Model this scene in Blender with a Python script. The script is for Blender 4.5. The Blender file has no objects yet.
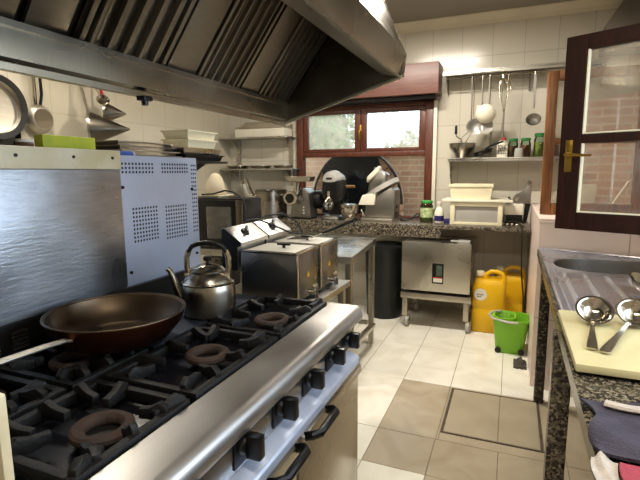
import bpy, bmesh, math, random
from mathutils import Vector, Matrix
random.seed(7)
PI = math.pi
scene = bpy.context.scene
COL = scene.collection

# ------------------------------------------------------------------ materials
def lin(h):
    h = h.lstrip('#'); o = []
    for i in (0, 2, 4):
        c = int(h[i:i+2], 16) / 255
        o.append(c / 12.92 if c <= .04045 else ((c + .055) / 1.055) ** 2.4)
    return (*o, 1)

def new_mat(name):
    m = bpy.data.materials.new(name); m.use_nodes = True
    nt = m.node_tree
    return m, nt, nt.nodes['Principled BSDF'], nt.nodes.new('ShaderNodeTexCoord')

def mat(name, col, rough=.5, metal=0., var=.12, vscale=6., col2=None, bump=0., bscale=60., rvar=.0, coat=0., trans=0., ior=1.45):
    """one base colour with a slow procedural variation towards col2"""
    m, nt, b, tc = new_mat(name)
    n = nt.nodes.new('ShaderNodeTexNoise'); n.inputs['Scale'].default_value = vscale; n.inputs['Detail'].default_value = 5
    nt.links.new(tc.outputs['Object'], n.inputs['Vector'])
    mx = nt.nodes.new('ShaderNodeMix'); mx.data_type = 'RGBA'
    c1 = lin(col); c2 = lin(col2) if col2 else tuple(x * (1 - var * 2) for x in c1[:3]) + (1,)
    mx.inputs[6].default_value = c1; mx.inputs[7].default_value = c2
    r = nt.nodes.new('ShaderNodeValToRGB'); r.color_ramp.elements[0].position = .35; r.color_ramp.elements[1].position = .7
    nt.links.new(n.outputs['Fac'], r.inputs[0]); nt.links.new(r.outputs[0], mx.inputs[0])
    nt.links.new(mx.outputs[2], b.inputs['Base Color'])
    b.inputs['Roughness'].default_value = rough; b.inputs['Metallic'].default_value = metal
    b.inputs['Coat Weight'].default_value = coat
    b.inputs['Transmission Weight'].default_value = trans; b.inputs['IOR'].default_value = ior
    if rvar:
        mr = nt.nodes.new('ShaderNodeMapRange'); mr.inputs[3].default_value = max(.03, rough - rvar); mr.inputs[4].default_value = rough + rvar
        nt.links.new(n.outputs['Fac'], mr.inputs[0]); nt.links.new(mr.outputs[0], b.inputs['Roughness'])
    if bump:
        n2 = nt.nodes.new('ShaderNodeTexNoise'); n2.inputs['Scale'].default_value = bscale; n2.inputs['Detail'].default_value = 4
        nt.links.new(tc.outputs['Object'], n2.inputs['Vector'])
        bp = nt.nodes.new('ShaderNodeBump'); bp.inputs['Strength'].default_value = bump; bp.inputs['Distance'].default_value = .01
        nt.links.new(n2.outputs['Fac'], bp.inputs['Height']); nt.links.new(bp.outputs[0], b.inputs['Normal'])
    return m

def steel(name, col='#b9b6ae', rough=.3, stretch=(1, 1, 30), var=.12, smudge=0., bump=.012, metal=1.):
    """brushed sheet metal: streaks along the short axis of `stretch`"""
    m, nt, b, tc = new_mat(name)
    mp = nt.nodes.new('ShaderNodeMapping'); mp.inputs['Scale'].default_value = stretch
    nt.links.new(tc.outputs['Object'], mp.inputs[0])
    n = nt.nodes.new('ShaderNodeTexNoise'); n.inputs['Scale'].default_value = 9; n.inputs['Detail'].default_value = 6
    nt.links.new(mp.outputs[0], n.inputs['Vector'])
    n2 = nt.nodes.new('ShaderNodeTexNoise'); n2.inputs['Scale'].default_value = 4; n2.inputs['Detail'].default_value = 1.5
    nt.links.new(tc.outputs['Object'], n2.inputs['Vector'])
    c = lin(col)
    r = nt.nodes.new('ShaderNodeValToRGB')
    r.color_ramp.elements[0].color = tuple(x * (1 - var) for x in c[:3]) + (1,); r.color_ramp.elements[1].color = tuple(min(1, x * (1 + var)) for x in c[:3]) + (1,)
    r.color_ramp.elements[0].position = .3; r.color_ramp.elements[1].position = .7
    ad = nt.nodes.new('ShaderNodeMath'); ad.operation = 'ADD'
    ml = nt.nodes.new('ShaderNodeMath'); ml.operation = 'MULTIPLY'; ml.inputs[1].default_value = .5
    nt.links.new(n.outputs['Fac'], ad.inputs[0]); nt.links.new(n2.outputs['Fac'], ad.inputs[1]); nt.links.new(ad.outputs[0], ml.inputs[0])
    nt.links.new(ml.outputs[0], r.inputs[0]); nt.links.new(r.outputs[0], b.inputs['Base Color'])
    b.inputs['Metallic'].default_value = metal
    mr = nt.nodes.new('ShaderNodeMapRange'); mr.inputs[1].default_value = .15; mr.inputs[2].default_value = .85
    mr.inputs[3].default_value = max(.05, rough - .08 - smudge); mr.inputs[4].default_value = rough + .08 + smudge
    nt.links.new(n2.outputs['Fac'], mr.inputs[0]); nt.links.new(mr.outputs[0], b.inputs['Roughness'])
    if bump:
        bp = nt.nodes.new('ShaderNodeBump'); bp.inputs['Strength'].default_value = bump; bp.inputs['Distance'].default_value = .01
        nt.links.new(n.outputs['Fac'], bp.inputs['Height']); nt.links.new(bp.outputs[0], b.inputs['Normal'])
    return m

def granite_mat(name, cols, scale=85., rough=.25):
    m, nt, b, tc = new_mat(name)
    v = nt.nodes.new('ShaderNodeTexVoronoi'); v.inputs['Scale'].default_value = scale
    n0 = nt.nodes.new('ShaderNodeTexNoise'); n0.inputs['Scale'].default_value = scale * .6; n0.inputs['Detail'].default_value = 3
    nt.links.new(tc.outputs['Object'], n0.inputs['Vector'])
    va = nt.nodes.new('ShaderNodeVectorMath'); va.operation = 'MULTIPLY_ADD'; va.inputs[1].default_value = (.02,) * 3
    nt.links.new(n0.outputs['Color'], va.inputs[0]); nt.links.new(tc.outputs['Object'], va.inputs[2])
    nt.links.new(va.outputs[0], v.inputs['Vector'])
    r = nt.nodes.new('ShaderNodeValToRGB'); r.color_ramp.interpolation = 'CONSTANT'
    els = r.color_ramp.elements
    for i, (p, c) in enumerate(cols):
        e = els[i] if i < 2 else els.new(p)
        e.position = p; e.color = lin(c)
    sep = nt.nodes.new('ShaderNodeSeparateColor'); nt.links.new(v.outputs['Color'], sep.inputs[0])
    nt.links.new(sep.outputs[0], r.inputs[0]); nt.links.new(r.outputs[0], b.inputs['Base Color'])
    b.inputs['Roughness'].default_value = rough
    return m

def wood(name, c1, c2, rough=.4, scale=(30, 30, 2.5)):
    m, nt, b, tc = new_mat(name)
    mp = nt.nodes.new('ShaderNodeMapping'); mp.inputs['Scale'].default_value = scale
    nt.links.new(tc.outputs['Object'], mp.inputs[0])
    n = nt.nodes.new('ShaderNodeTexNoise'); n.inputs['Scale'].default_value = 2; n.inputs['Detail'].default_value = 7; n.inputs['Distortion'].default_value = .6
    nt.links.new(mp.outputs[0], n.inputs['Vector'])
    r = nt.nodes.new('ShaderNodeValToRGB'); r.color_ramp.elements[0].color = lin(c1); r.color_ramp.elements[1].color = lin(c2)
    r.color_ramp.elements[0].position = .32; r.color_ramp.elements[1].position = .68
    nt.links.new(n.outputs['Fac'], r.inputs[0]); nt.links.new(r.outputs[0], b.inputs['Base Color'])
    b.inputs['Roughness'].default_value = rough
    return m

def tiles_mat(name, plane, col, col2, grout, w, h, off=0., mortar=.003, rough=.18, ox=0., oz=0., bump=.25, stain=None):
    """wall tiles / bricks laid out in metres on plane 'xz' or 'yz' or 'xy'"""
    m, nt, b, tc = new_mat(name)
    g = nt.nodes.new('ShaderNodeNewGeometry'); s = nt.nodes.new('ShaderNodeSeparateXYZ'); nt.links.new(g.outputs['Position'], s.inputs[0])
    cb = nt.nodes.new('ShaderNodeCombineXYZ')
    a, c = {'xz': (0, 2), 'yz': (1, 2), 'xy': (0, 1)}[plane]
    nt.links.new(s.outputs[a], cb.inputs[0]); nt.links.new(s.outputs[c], cb.inputs[1])
    mp = nt.nodes.new('ShaderNodeMapping'); mp.inputs['Location'].default_value = (-ox, -oz, 0); nt.links.new(cb.outputs[0], mp.inputs[0])
    br = nt.nodes.new('ShaderNodeTexBrick'); br.offset = off; br.squash = 1
    br.inputs['Scale'].default_value = 1; br.inputs['Brick Width'].default_value = w; br.inputs['Row Height'].default_value = h
    br.inputs['Mortar Size'].default_value = mortar; br.inputs['Mortar Smooth'].default_value = .2
    br.inputs['Color1'].default_value = lin(col); br.inputs['Color2'].default_value = lin(col2); br.inputs['Mortar'].default_value = lin(grout)
    nt.links.new(mp.outputs[0], br.inputs['Vector'])
    src = br.outputs['Color']
    if stain:
        n = nt.nodes.new('ShaderNodeTexNoise'); n.inputs['Scale'].default_value = stain[1]; n.inputs['Detail'].default_value = 6
        nt.links.new(g.outputs['Position'], n.inputs['Vector'])
        r = nt.nodes.new('ShaderNodeValToRGB'); r.color_ramp.elements[0].position = .45; r.color_ramp.elements[1].position = .75
        nt.links.new(n.outputs['Fac'], r.inputs[0])
        mm = nt.nodes.new('ShaderNodeMath'); mm.operation = 'MULTIPLY'; mm.inputs[1].default_value = stain[2]; nt.links.new(r.outputs[0], mm.inputs[0])
        mx = nt.nodes.new('ShaderNodeMix'); mx.data_type = 'RGBA'; mx.inputs[7].default_value = lin(stain[0])
        nt.links.new(mm.outputs[0], mx.inputs[0]); nt.links.new(src, mx.inputs[6]); src = mx.outputs[2]
    nt.links.new(src, b.inputs['Base Color'])
    b.inputs['Roughness'].default_value = rough
    bp = nt.nodes.new('ShaderNodeBump'); bp.inputs['Strength'].default_value = bump; bp.inputs['Distance'].default_value = .004; bp.invert = True
    nt.links.new(br.outputs['Fac'], bp.inputs['Height']); nt.links.new(bp.outputs[0], b.inputs['Normal'])
    return m

def floor_tile_mat(name, c1, c2, vein, rough=.22):
    m, nt, b, tc = new_mat(name)
    g = nt.nodes.new('ShaderNodeNewGeometry')
    n = nt.nodes.new('ShaderNodeTexNoise'); n.inputs['Scale'].default_value = 3.2; n.inputs['Detail'].default_value = 8; n.inputs['Distortion'].default_value = 1.2
    nt.links.new(g.outputs['Position'], n.inputs['Vector'])
    r = nt.nodes.new('ShaderNodeValToRGB'); e = r.color_ramp.elements
    e[0].position = .3; e[0].color = lin(vein); e[1].position = .62; e[1].color = lin(c1)
    nt.links.new(n.outputs['Fac'], r.inputs[0])
    mx = nt.nodes.new('ShaderNodeMix'); mx.data_type = 'RGBA'; mx.inputs[7].default_value = lin(c2)
    mm = nt.nodes.new('ShaderNodeMath'); mm.operation = 'MULTIPLY'; mm.inputs[1].default_value = .28
    nt.links.new(g.outputs['Random Per Island'], mm.inputs[0]); nt.links.new(mm.outputs[0], mx.inputs[0])
    nt.links.new(r.outputs[0], mx.inputs[6]); nt.links.new(mx.outputs[2], b.inputs['Base Color'])
    b.inputs['Roughness'].default_value = rough
    return m

def pane_mat(name, tint='#ffffff', haze=.0, refl=1.):
    m, nt, b, tc = new_mat(name); nt.nodes.remove(b)
    out = nt.nodes['Material Output']
    t = nt.nodes.new('ShaderNodeBsdfTransparent'); t.inputs[0].default_value = lin(tint)
    gl = nt.nodes.new('ShaderNodeBsdfGlossy'); gl.inputs['Roughness'].default_value = .02
    f = nt.nodes.new('ShaderNodeFresnel'); f.inputs[0].default_value = 1.5
    mm = nt.nodes.new('ShaderNodeMath'); mm.operation = 'MULTIPLY'; mm.inputs[1].default_value = refl; nt.links.new(f.outputs[0], mm.inputs[0])
    mx = nt.nodes.new('ShaderNodeMixShader'); nt.links.new(mm.outputs[0], mx.inputs[0]); nt.links.new(t.outputs[0], mx.inputs[1]); nt.links.new(gl.outputs[0], mx.inputs[2])
    last = mx
    if haze:
        d = nt.nodes.new('ShaderNodeBsdfDiffuse'); d.inputs[0].default_value = (.8, .8, .78, 1)
        n = nt.nodes.new('ShaderNodeTexNoise'); n.inputs['Scale'].default_value = 9; n.inputs['Detail'].default_value = 6; nt.links.new(tc.outputs['Object'], n.inputs['Vector'])
        mr = nt.nodes.new('ShaderNodeMapRange'); mr.inputs[1].default_value = .35; mr.inputs[2].default_value = .75; mr.inputs[3].default_value = haze * .3; mr.inputs[4].default_value = haze
        nt.links.new(n.outputs['Fac'], mr.inputs[0])
        m2 = nt.nodes.new('ShaderNodeMixShader'); nt.links.new(mr.outputs[0], m2.inputs[0]); nt.links.new(mx.outputs[0], m2.inputs[1]); nt.links.new(d.outputs[0], m2.inputs[2]); last = m2
    nt.links.new(last.outputs[0], out.inputs[0])
    return m

def emit_mat(name, col, s):
    m, nt, b, tc = new_mat(name)
    b.inputs['Emission Color'].default_value = lin(col); b.inputs['Emission Strength'].default_value = s; b.inputs['Base Color'].default_value = lin(col)
    return m

STEEL = steel('brushed_steel', '#bdb8ac', .3, (1, 1, 25), .05, .02, 0)
TANKST = steel('fryer_tank_steel', '#86847f', .3, (1, 1, 20), .05, .02, 0)
LIDST = steel('fryer_lid_steel', '#cbc8bd', .4, (1, 14, 1), .06, .04, 0, .6)
STEEL_H = steel('hood_steel', '#a39c8c', .3, (1, 22, 1), .1, .05)
STEEL_DK = steel('dark_steel', '#6b655a', .36, (1, 25, 1), .25, .08)
FILTER = steel('baffle_filter_steel', '#7d766a', .42, (20, 1, 1), .2, .08)
STEEL_S = steel('splash_sheet_steel', '#b4bac2', .4, (1, 2, 14), .22, .12, .12)
STEEL_TOP = steel('worktop_steel', '#b5b2aa', .3, (1, 18, 1), .12, .06)
RAILST = steel('range_rail_steel', '#bdbab6', .42, (14, 1, 1), .06, .06)
DAYBLUEST = steel('daylight_blue_steel', '#bcc6dc', .38, (1, 14, 1), .06, .06, .03, .45)  # blue of the window daylight is put into this steel colour
SINKST = steel('sink_steel', '#bcbcc6', .3, (1, 14, 1), .1, .06, .02, .92)
BASINST = steel('basin_steel', '#8b8782', .42, (1, 1, 8), .1, .06, .02, 1.)
POLISH = steel('polished_steel', '#c9c2b4', .14, (1, 1, 6), .06, .03, .02)
KETTLE = steel('kettle_steel', '#9d968a', .27, (1, 1, 20), .15, .06, .03)
ALU = steel('worn_aluminium', '#b7b0a2', .42, (1, 1, 4), .15, .1)
DULL = steel('dull_grey_metal', '#8e8a83', .42, (1, 1, 8), .08, .05, 0)
COPPER = steel('copper_pan_outside', '#6e3f2a', .36, (1, 1, 4), .3, .08)
PANIN = steel('browned_pan_inside', '#57493a', .4, (2, 2, 2), .3, .1)
IRON = mat('cast_iron', '#121110', .55, .2, .3, 14, bump=.25, bscale=90)
RUST = mat('rusty_burner_iron', '#3d2b20', .75, .25, .3, 20, '#2c211b', bump=.3, bscale=70)
BLKEN = mat('black_enamel', '#15151a', .25, 0, .2, 6, rvar=.1)
HOTPL = mat('dark_blue_grey_plate', '#353841', .42, .55, .2, 7, rvar=.1)
BLACKP = mat('black_plastic', '#0e0e0e', .32, 0, .15, 10)
BLACKR = mat('black_rubber', '#101010', .6)
BLACKM = mat('black_coated_metal', '#1b1a19', .4, .3, .2, 8)
DARKBIN = mat('dark_green_black_plastic', '#111413', .45, 0, .15, 5)
WHITEP = mat('white_plastic', '#e2dcca', .4, 0, .04, 4)
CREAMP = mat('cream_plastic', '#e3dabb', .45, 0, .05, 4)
CREAMM = mat('cream_painted_steel', '#d8cfb4', .45, .1, .06, 8, '#c4b68c')
BOARDP = mat('cream_cutting_board', '#c2b88c', .5, 0, .05, 9, '#b6ab7e')
PAPER = mat('white_paper', '#b3a68e', .8, 0, .1, 8)
YELLOW = mat('yellow_plastic', '#dfae0c', .38, 0, .08, 4)
LIME = mat('lime_green_plastic', '#78b52a', .4, 0, .08, 4)
LIMED = mat('dark_lime_plastic', '#3f8f14', .5, 0, .08, 4)
GREENL = mat('green_lid_plastic', '#2c7a3e', .45)
GREENB = mat('green_lid_bright', '#3f9a4a', .45)
YGREEN = mat('yellow_green_card', '#bcc22c', .6, 0, .1, 20, '#a3ad30')
BLUEP = mat('blue_wrap', '#2f55a8', .45, 0, .1, 10)
REDP = mat('red_plastic', '#a8201c', .4)
REDCAP = mat('red_cap', '#c4403a', .45)
ORANGE = mat('orange_mark', '#d2552c', .5)
GREYP = mat('grey_plastic', '#a9a6a0', .4, 0, .08, 6)
BRASS = steel('old_brass', '#a8873c', .32, (1, 1, 6), .15, .06)
BRICKWOOD = wood('handle_wood', '#9a5f28', '#c08448', .5)
WOOD_R = wood('red_brown_wood', '#452015', '#6b3724', .38)
WOOD_O = wood('orange_brown_wood', '#59300f', '#8c5826', .4)
WOOD_D = wood('dark_stained_wood', '#1c0b06', '#30130a', .55)
WOOD_D.node_tree.nodes['Principled BSDF'].inputs['Specular IOR Level'].default_value = .2
WOOD_B = wood('shutter_box_brown', '#64413a', '#7a5349', .4, (2, 20, 20))
GRANITE = granite_mat('speckled_granite', [(0, '#1f1c19'), (.22, '#443e35'), (.45, '#655c4f'), (.7, '#7f7562'), (.85, '#332d27'), (.94, '#968b78')], 125)
GRANITE_D = granite_mat('dark_granite', [(0, '#0f0e0d'), (.25, '#2c2823'), (.5, '#4a4339'), (.7, '#161412'), (.85, '#625849'), (.95, '#8b7f6c')], 130)
GRANITE_L = granite_mat('granite_worktop_sink', [(0, '#1b1815'), (.28, '#3f392f'), (.52, '#655c4c'), (.76, '#26221d'), (.86, '#7d735e')], 190)
WALLT_X = tiles_mat('cream_wall_tiles_back', 'xz', '#c8c2b4', '#c4beaf', '#a9a192', .272, .31, ox=.05, oz=.265, rough=.2)
WALLT_Y = tiles_mat('cream_wall_tiles_side', 'yz', '#c3bba8', '#c0b8a3', '#aca28e', .30, .31, ox=.05, oz=.265, rough=.25, stain=('#b9ad90', 2.2, .35))
PINKT = tiles_mat('pinkish_white_tiles', 'xz', '#e0cdc2', '#dcc8bc', '#b09a8e', .48, .62, ox=.14, oz=.46, rough=.3)
PLASTER = mat('white_plaster', '#d8d2c4', .8, 0, .05, 3)
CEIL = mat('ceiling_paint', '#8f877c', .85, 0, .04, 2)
CORN = mat('cornice_paint', '#d9d0ba', .6, 0, .05, 4)
BRICK = tiles_mat('pale_brown_bricks', 'xz', '#b08a70', '#9a745c', '#b09a84', .23, .066, .5, .009, .9, bump=.6, stain=('#cba98c', 6, .5))
BRICK_LT = tiles_mat('reflection_bricks', 'xz', '#d3ae94', '#c39c84', '#dac6b2', .23, .068, .5, .01, .9, bump=.6, stain=('#e0c8ae', 7, .5))
VOUS = mat('arch_brick', '#96684e', .9, 0, .2, 12, '#b08a6c', bump=.4, bscale=40)
TILE_W = floor_tile_mat('white_floor_tile', '#e6e2d6', '#dcd7c8', '#d3cdbd')
TILE_B = floor_tile_mat('beige_floor_tile', '#ada08a', '#a2937b', '#96876e', .3)
GROUT = mat('floor_grout', '#7d7262', .9, 0, .2, 20)
GROUTD = mat('dark_grout_gap', '#3c352d', .9, 0, .2, 20)
FRAMEIRON = mat('rusted_hatch_frame', '#5b4b3d', .7, .3, .25, 20, '#3b3129')
PANE = pane_mat('window_glass', '#f4f6f2', 0, .8)
PANE_H = pane_mat('hazed_window_glass', '#f4f6f2', .62, .8)  # daylight glow of the upper panes, imitated by a pale diffuse haze
PANE_D = pane_mat('leaf_glass', '#f2f0ec', .12, .8)
JARGLASS = pane_mat('jar_glass', '#dfeee0', 0)
SPICE_R = mat('red_brown_spice', '#7a3a2a', .7, 0, .2, 40, '#94533c')
SPICE_D = mat('dark_spice', '#5a3a2a', .8, 0, .2, 50, '#7c5640')
PICKLE = mat('green_pickle', '#76803c', .5, 0, .2, 50, '#a89e4c')
LABELW = mat('white_label', '#d9d3c6', .6, 0, .05, 10)
LABELR = mat('red_label', '#b43a30', .6)
LABELK = mat('black_print', '#26221f', .6)
LABELV = mat('violet_label', '#2c2560', .5)
TOWELP = mat('purple_blue_cloth', '#3f3946', .95, 0, .2, 25, '#302d38', bump=.5, bscale=200)
TOWELW = mat('white_cloth', '#b9aea2', .95, 0, .12, 25, bump=.5, bscale=200)
TOWELR = mat('dusty_red_cloth', '#9a3a48', .95, 0, .12, 25, bump=.5, bscale=200)
RAG = mat('grey_rag', '#4a443d', .95, 0, .2, 30, bump=.5, bscale=120)
FOLI = mat('pale_foliage', '#6d7452', .8, 0, .1, 8, '#868d66')
DOORK = mat('soot_black_metal', '#060606', .9, 0, .2, 6)
DOORK.node_tree.nodes['Principled BSDF'].inputs['Specular IOR Level'].default_value = .2
LAMPM = emit_mat('lamp_tube_glow', '#ffe6bd', 14)

# ------------------------------------------------------------------ mesh builder
class MB:
    def __init__(s): s.bm = bmesh.new()
    def merge(s, b2, M=None):
        me = bpy.data.meshes.new('t'); b2.to_mesh(me); b2.free()
        if M is not None: me.transform(M)
        s.bm.from_mesh(me); bpy.data.meshes.remove(me); return s
    def bx(s, x0, x1, y0, y1, z0, z1, bev=0., seg=2, M=None):
        b = bmesh.new(); bmesh.ops.create_cube(b, size=1)
        for v in b.verts: v.co = Vector(((x0 + x1) / 2 + v.co.x * (x1 - x0), (y0 + y1) / 2 + v.co.y * (y1 - y0), (z0 + z1) / 2 + v.co.z * (z1 - z0)))
        if bev: bmesh.ops.bevel(b, geom=list(b.edges), offset=bev, segments=seg, profile=.6, affect='EDGES', clamp_overlap=True)
        return s.merge(b, M)
    def loft(s, rings, closed=True, cap=True, M=None):
        b = bmesh.new(); R = [[b.verts.new(p) for p in r] for r in rings]; n = len(R[0])
        for a, c in zip(R, R[1:]):
            for i in range(n if closed else n - 1):
                j = (i + 1) % n; b.faces.new((a[i], a[j], c[j], c[i]))
        if cap and closed:
            b.faces.new(list(reversed(R[0]))); b.faces.new(R[-1])
        bmesh.ops.recalc_face_normals(b, faces=list(b.faces))
        return s.merge(b, M)
    def lathe(s, prof, c=(0, 0, 0), n=32, axis='z', cap=False, M=None):
        b = bmesh.new(); rows = []
        for r, z in prof:
            if r < 1e-5: rows.append([b.verts.new((0, 0, z))])
            else: rows.append([b.verts.new((r * math.cos(2 * PI * i / n), r * math.sin(2 * PI * i / n), z)) for i in range(n)])
        for a, d in zip(rows, rows[1:]):
            if len(a) == 1 and len(d) == 1: continue
            for i in range(n):
                j = (i + 1) % n
                if len(a) == 1: b.faces.new((a[0], d[j], d[i]))
                elif len(d) == 1: b.faces.new((a[i], a[j], d[0]))
                else: b.faces.new((a[i], a[j], d[j], d[i]))
        if cap:
            for r in (rows[0], rows[-1]):
                if len(r) > 1: b.faces.new(r)
        bmesh.ops.recalc_face_normals(b, faces=list(b.faces))
        T = Matrix.Translation(c)
        if axis == 'x': T = T @ Matrix.Rotation(PI / 2, 4, 'Y')
        elif axis == 'y': T = T @ Matrix.Rotation(-PI / 2, 4, 'X')
        elif isinstance(axis, Vector): T = T @ axis.to_track_quat('Z', 'Y').to_matrix().to_4x4()
        return s.merge(b, M @ T if M is not None else T)
    def cyl(s, a, b_, r, r2=None, n=20, bev=0.):
        a = Vector(a); b_ = Vector(b_); d = b_ - a; L = d.length; r2 = r if r2 is None else r2
        if bev: prof = [(0, 0), (r - bev, 0), (r, bev), (r2, L - bev), (r2 - bev, L), (0, L)]
        else: prof = [(0, 0), (r, 0), (r2, L), (0, L)]
        return s.lathe(prof, a, n, d.normalized())
    def tube(s, pts, r, n=10, closed=False, M=None, flat=1.):
        pts = [Vector(p) for p in pts]; rings = []; N = len(pts); up = None
        rr = r if isinstance(r, (list, tuple)) else [r] * N
        for i, p in enumerate(pts):
            a = pts[(i - 1) % N] if (closed or i > 0) else p; c = pts[(i + 1) % N] if (closed or i < N - 1) else p
            t = (c - a).normalized()
            if up is None:
                up = Vector((0, 0, 1)) if abs(t.z) < .9 else Vector((1, 0, 0))
            u = (up - t * up.dot(t))
            if u.length < 1e-4: u = t.orthogonal()
            u.normalize(); v = t.cross(u); up = u
            rings.append([p + u * math.cos(2 * PI * k / n) * rr[i] * flat + v * math.sin(2 * PI * k / n) * rr[i] for k in range(n)])
        if closed: rings.append(rings[0])
        return s.loft(rings, True, not closed, M)
    def prism(s, poly, vec, bev=0., M=None):
        b = bmesh.new(); vec = Vector(vec)
        A = [b.verts.new(p) for p in poly]; B = [b.verts.new(Vector(p) + vec) for p in poly]; n = len(A)
        b.faces.new(A); b.faces.new(list(reversed(B)))
        for i in range(n): b.faces.new((A[i], B[i], B[(i + 1) % n], A[(i + 1) % n]))
        bmesh.ops.recalc_face_normals(b, faces=list(b.faces))
        if bev: bmesh.ops.bevel(b, geom=list(b.edges), offset=bev, segments=2, profile=.6, affect='EDGES', clamp_overlap=True)
        return s.merge(b, M)
    def grid(s, f, nu, nv, thick=0.):
        """surface f(u,v); thick gives a second skin below"""
        b = bmesh.new(); L = []
        for off in ((0,) if not thick else (0, -thick)):
            L.append([[b.verts.new(Vector(f(i / nu, j / nv)) + Vector((0, 0, off))) for j in range(nv + 1)] for i in range(nu + 1)])
        for q, g in enumerate(L):
            for i in range(nu):
                for j in range(nv):
                    fs = (g[i][j], g[i + 1][j], g[i + 1][j + 1], g[i][j + 1]); b.faces.new(fs if q == 0 else fs[::-1])
        if thick:
            a, c = L
            for i in range(nu):
                for j in (0, nv): b.faces.new((a[i][j], a[i + 1][j], c[i + 1][j], c[i][j]))
            for j in range(nv):
                for i in (0, nu): b.faces.new((a[i][j], a[i][j + 1], c[i][j + 1], c[i][j]))
        bmesh.ops.recalc_face_normals(b, faces=list(b.faces))
        return s.merge(b)

def link(name, mb, m, parent=None, shift=(0, 0, 0), smooth=32):
    me = bpy.data.meshes.new(name); mb.bm.to_mesh(me); mb.bm.free()
    if any(shift): me.transform(Matrix.Translation(-Vector(shift)))
    for x in (m if isinstance(m, (list, tuple)) else [m]): me.materials.append(x)
    for p in me.polygons: p.use_smooth = True
    me.set_sharp_from_angle(angle=math.radians(smooth))
    o = bpy.data.objects.new(name, me); COL.objects.link(o)
    if parent: o.parent = parent
    return o

def tag(o, label, cat, group=None):
    o['label'] = label; o['category'] = cat
    if group: o['group'] = group
    return o
def thing(name, label, cat, loc=(0, 0, 0), rz=0., group=None):
    o = bpy.data.objects.new(name, None); COL.objects.link(o)
    o.empty_display_size = .05; o.location = loc; o.rotation_euler = (0, 0, rz)
    return tag(o, label, cat, group)
def part(name, mb, m, parent, label=None, world=True, smooth=32):
    """mesh in room coordinates (world=True) made a child of parent"""
    sh = (0, 0, 0)
    if world:
        p = parent; sh = Vector((0, 0, 0))
        while p: sh = sh + Vector(p.get('base', p.location)); p = p.parent
    o = link(name, mb, m, parent, sh, smooth)
    o['base'] = (0., 0., 0.)
    if label: o['label'] = label
    return o
def each(name, mb, m, parent, label=None):
    """every loose piece of mb becomes a part of its own"""
    bm = mb.bm; bm.verts.index_update(); bm.verts.ensure_lookup_table(); seen = set(); out = []
    for v in bm.verts:
        if v.index in seen: continue
        st = [v]; isl = []; seen.add(v.index)
        while st:
            q = st.pop(); isl.append(q)
            for e in q.link_edges:
                w = e.other_vert(q)
                if w.index not in seen: seen.add(w.index); st.append(w)
        idx = {q: i for i, q in enumerate(isl)}; n = MB(); nv = [n.bm.verts.new(q.co) for q in isl]
        for fc in {f for q in isl for f in q.link_faces}: n.bm.faces.new([nv[idx[q]] for q in fc.verts])
        out.append(part(name, n, m, parent, label))
    bm.free(); return out
def solo(name, mb, m, label, cat, base=(0, 0, 0), group=None, smooth=32):
    o = link(name, mb, m, None, base, smooth); o.location = base
    return tag(o, label, cat, group)
def struct(name, mb, m, parent=None):
    o = link(name, mb, m, parent)
    o['kind'] = 'structure'
    return o
def dup(root, loc, label=None, rz=None):
    r = root.copy(); COL.objects.link(r); r.location = loc
    if rz is not None: r.rotation_euler = (0, 0, rz)
    if label: r['label'] = label
    for ch in list(root.children):
        c = ch.copy(); COL.objects.link(c); c.parent = r
        for g in list(ch.children):
            d = g.copy(); COL.objects.link(d); d.parent = c
    return r
def arc(c, r, a0, a1, n, plane='xz', y=0.):
    out = []
    for i in range(n + 1):
        a = a0 + (a1 - a0) * i / n
        p = (c[0] + r * math.cos(a), c[1] + r * math.sin(a))
        out.append({'xz': (p[0], y, p[1]), 'yz': (y, p[0], p[1]), 'xy': (p[0], p[1], y)}[plane])
    return out

# ------------------------------------------------------------------ room shell
ZC = 2.80; YB = 4.75; XL = -3.10; XR = .80; YN = -1.6; XA = 1.35
fl = MB(); nslot = []
def fill(mb, x0, x1, y0, y1, idx, z=0.):
    g = .0016; k = len(mb.bm.faces)
    mb.bx(x0 + g, x1 - g, y0 + g, y1 - g, -.02, z, .0008, 1)
    mb.bm.faces.ensure_lookup_table()
    for f in mb.bm.faces[k:]: f.material_index = idx
fl.bx(XL - .1, XA + .1, YN - .1, YB + .1, -.12, -.003)
xs = [-.607 + .305 * k for k in range(-9, 7)]
ys = [2.29 + .64 * k for k in range(-7, 5)] + [1.98]
ys = sorted(y for y in ys if not (1.6 < y < 1.9)); ys = sorted(set(ys + [1.35]))
ys = [y for y in ys if abs(y - 1.65) > .02]
for xa, xb in zip(xs, xs[1:]):
    for ya, yb in zip(ys, ys[1:]):
        xm = (xa + xb) / 2; ym = (ya + yb) / 2
        beige = (-.607 < xm and 1.98 < ym < 2.93) or (-.302 < xm and ym < 1.98)
        if -.30 < xm < .30 and 2.29 < ym < 2.93: continue
        fill(fl, xa, xb, max(ya, YN), min(yb, YB), 2 if beige else 1)
# border strips round the sunken hatch
for a in ((-.302, -.29, 2.29, 2.93), (.215, .308, 2.29, 2.93), (-.29, .215, 2.29, 2.365), (-.29, .215, 2.915, 2.93)): fill(fl, *a, 2)
floor = struct('floor', fl, [GROUT, TILE_W, TILE_B])

hatch = thing('floor_hatch', 'square tiled inspection cover set into the beige floor tiles beside the sink leg', 'floor hatch', (-.04, 2.64, 0))
h = MB()
for a in ((-.287, -.277, 2.368, 2.912), (.202, .212, 2.368, 2.912), (-.277, .202, 2.368, 2.378), (-.277, .202, 2.902, 2.912)): h.bx(*a, -.0025, .0015, .001, 1)
part('hatch_frame', h, FRAMEIRON, hatch, 'rusted metal rim of the hatch')
h = MB()
for a in ((-.274, -.003, 2.381, 2.899), (.0, .199, 2.381, 2.899)): h.bx(*a, -.0025, .002, .001, 1)
each('tile_inlay', h, mat('hatch_tile', '#a69a84', .3, 0, .06, 5, '#998d76'), hatch)

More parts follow.
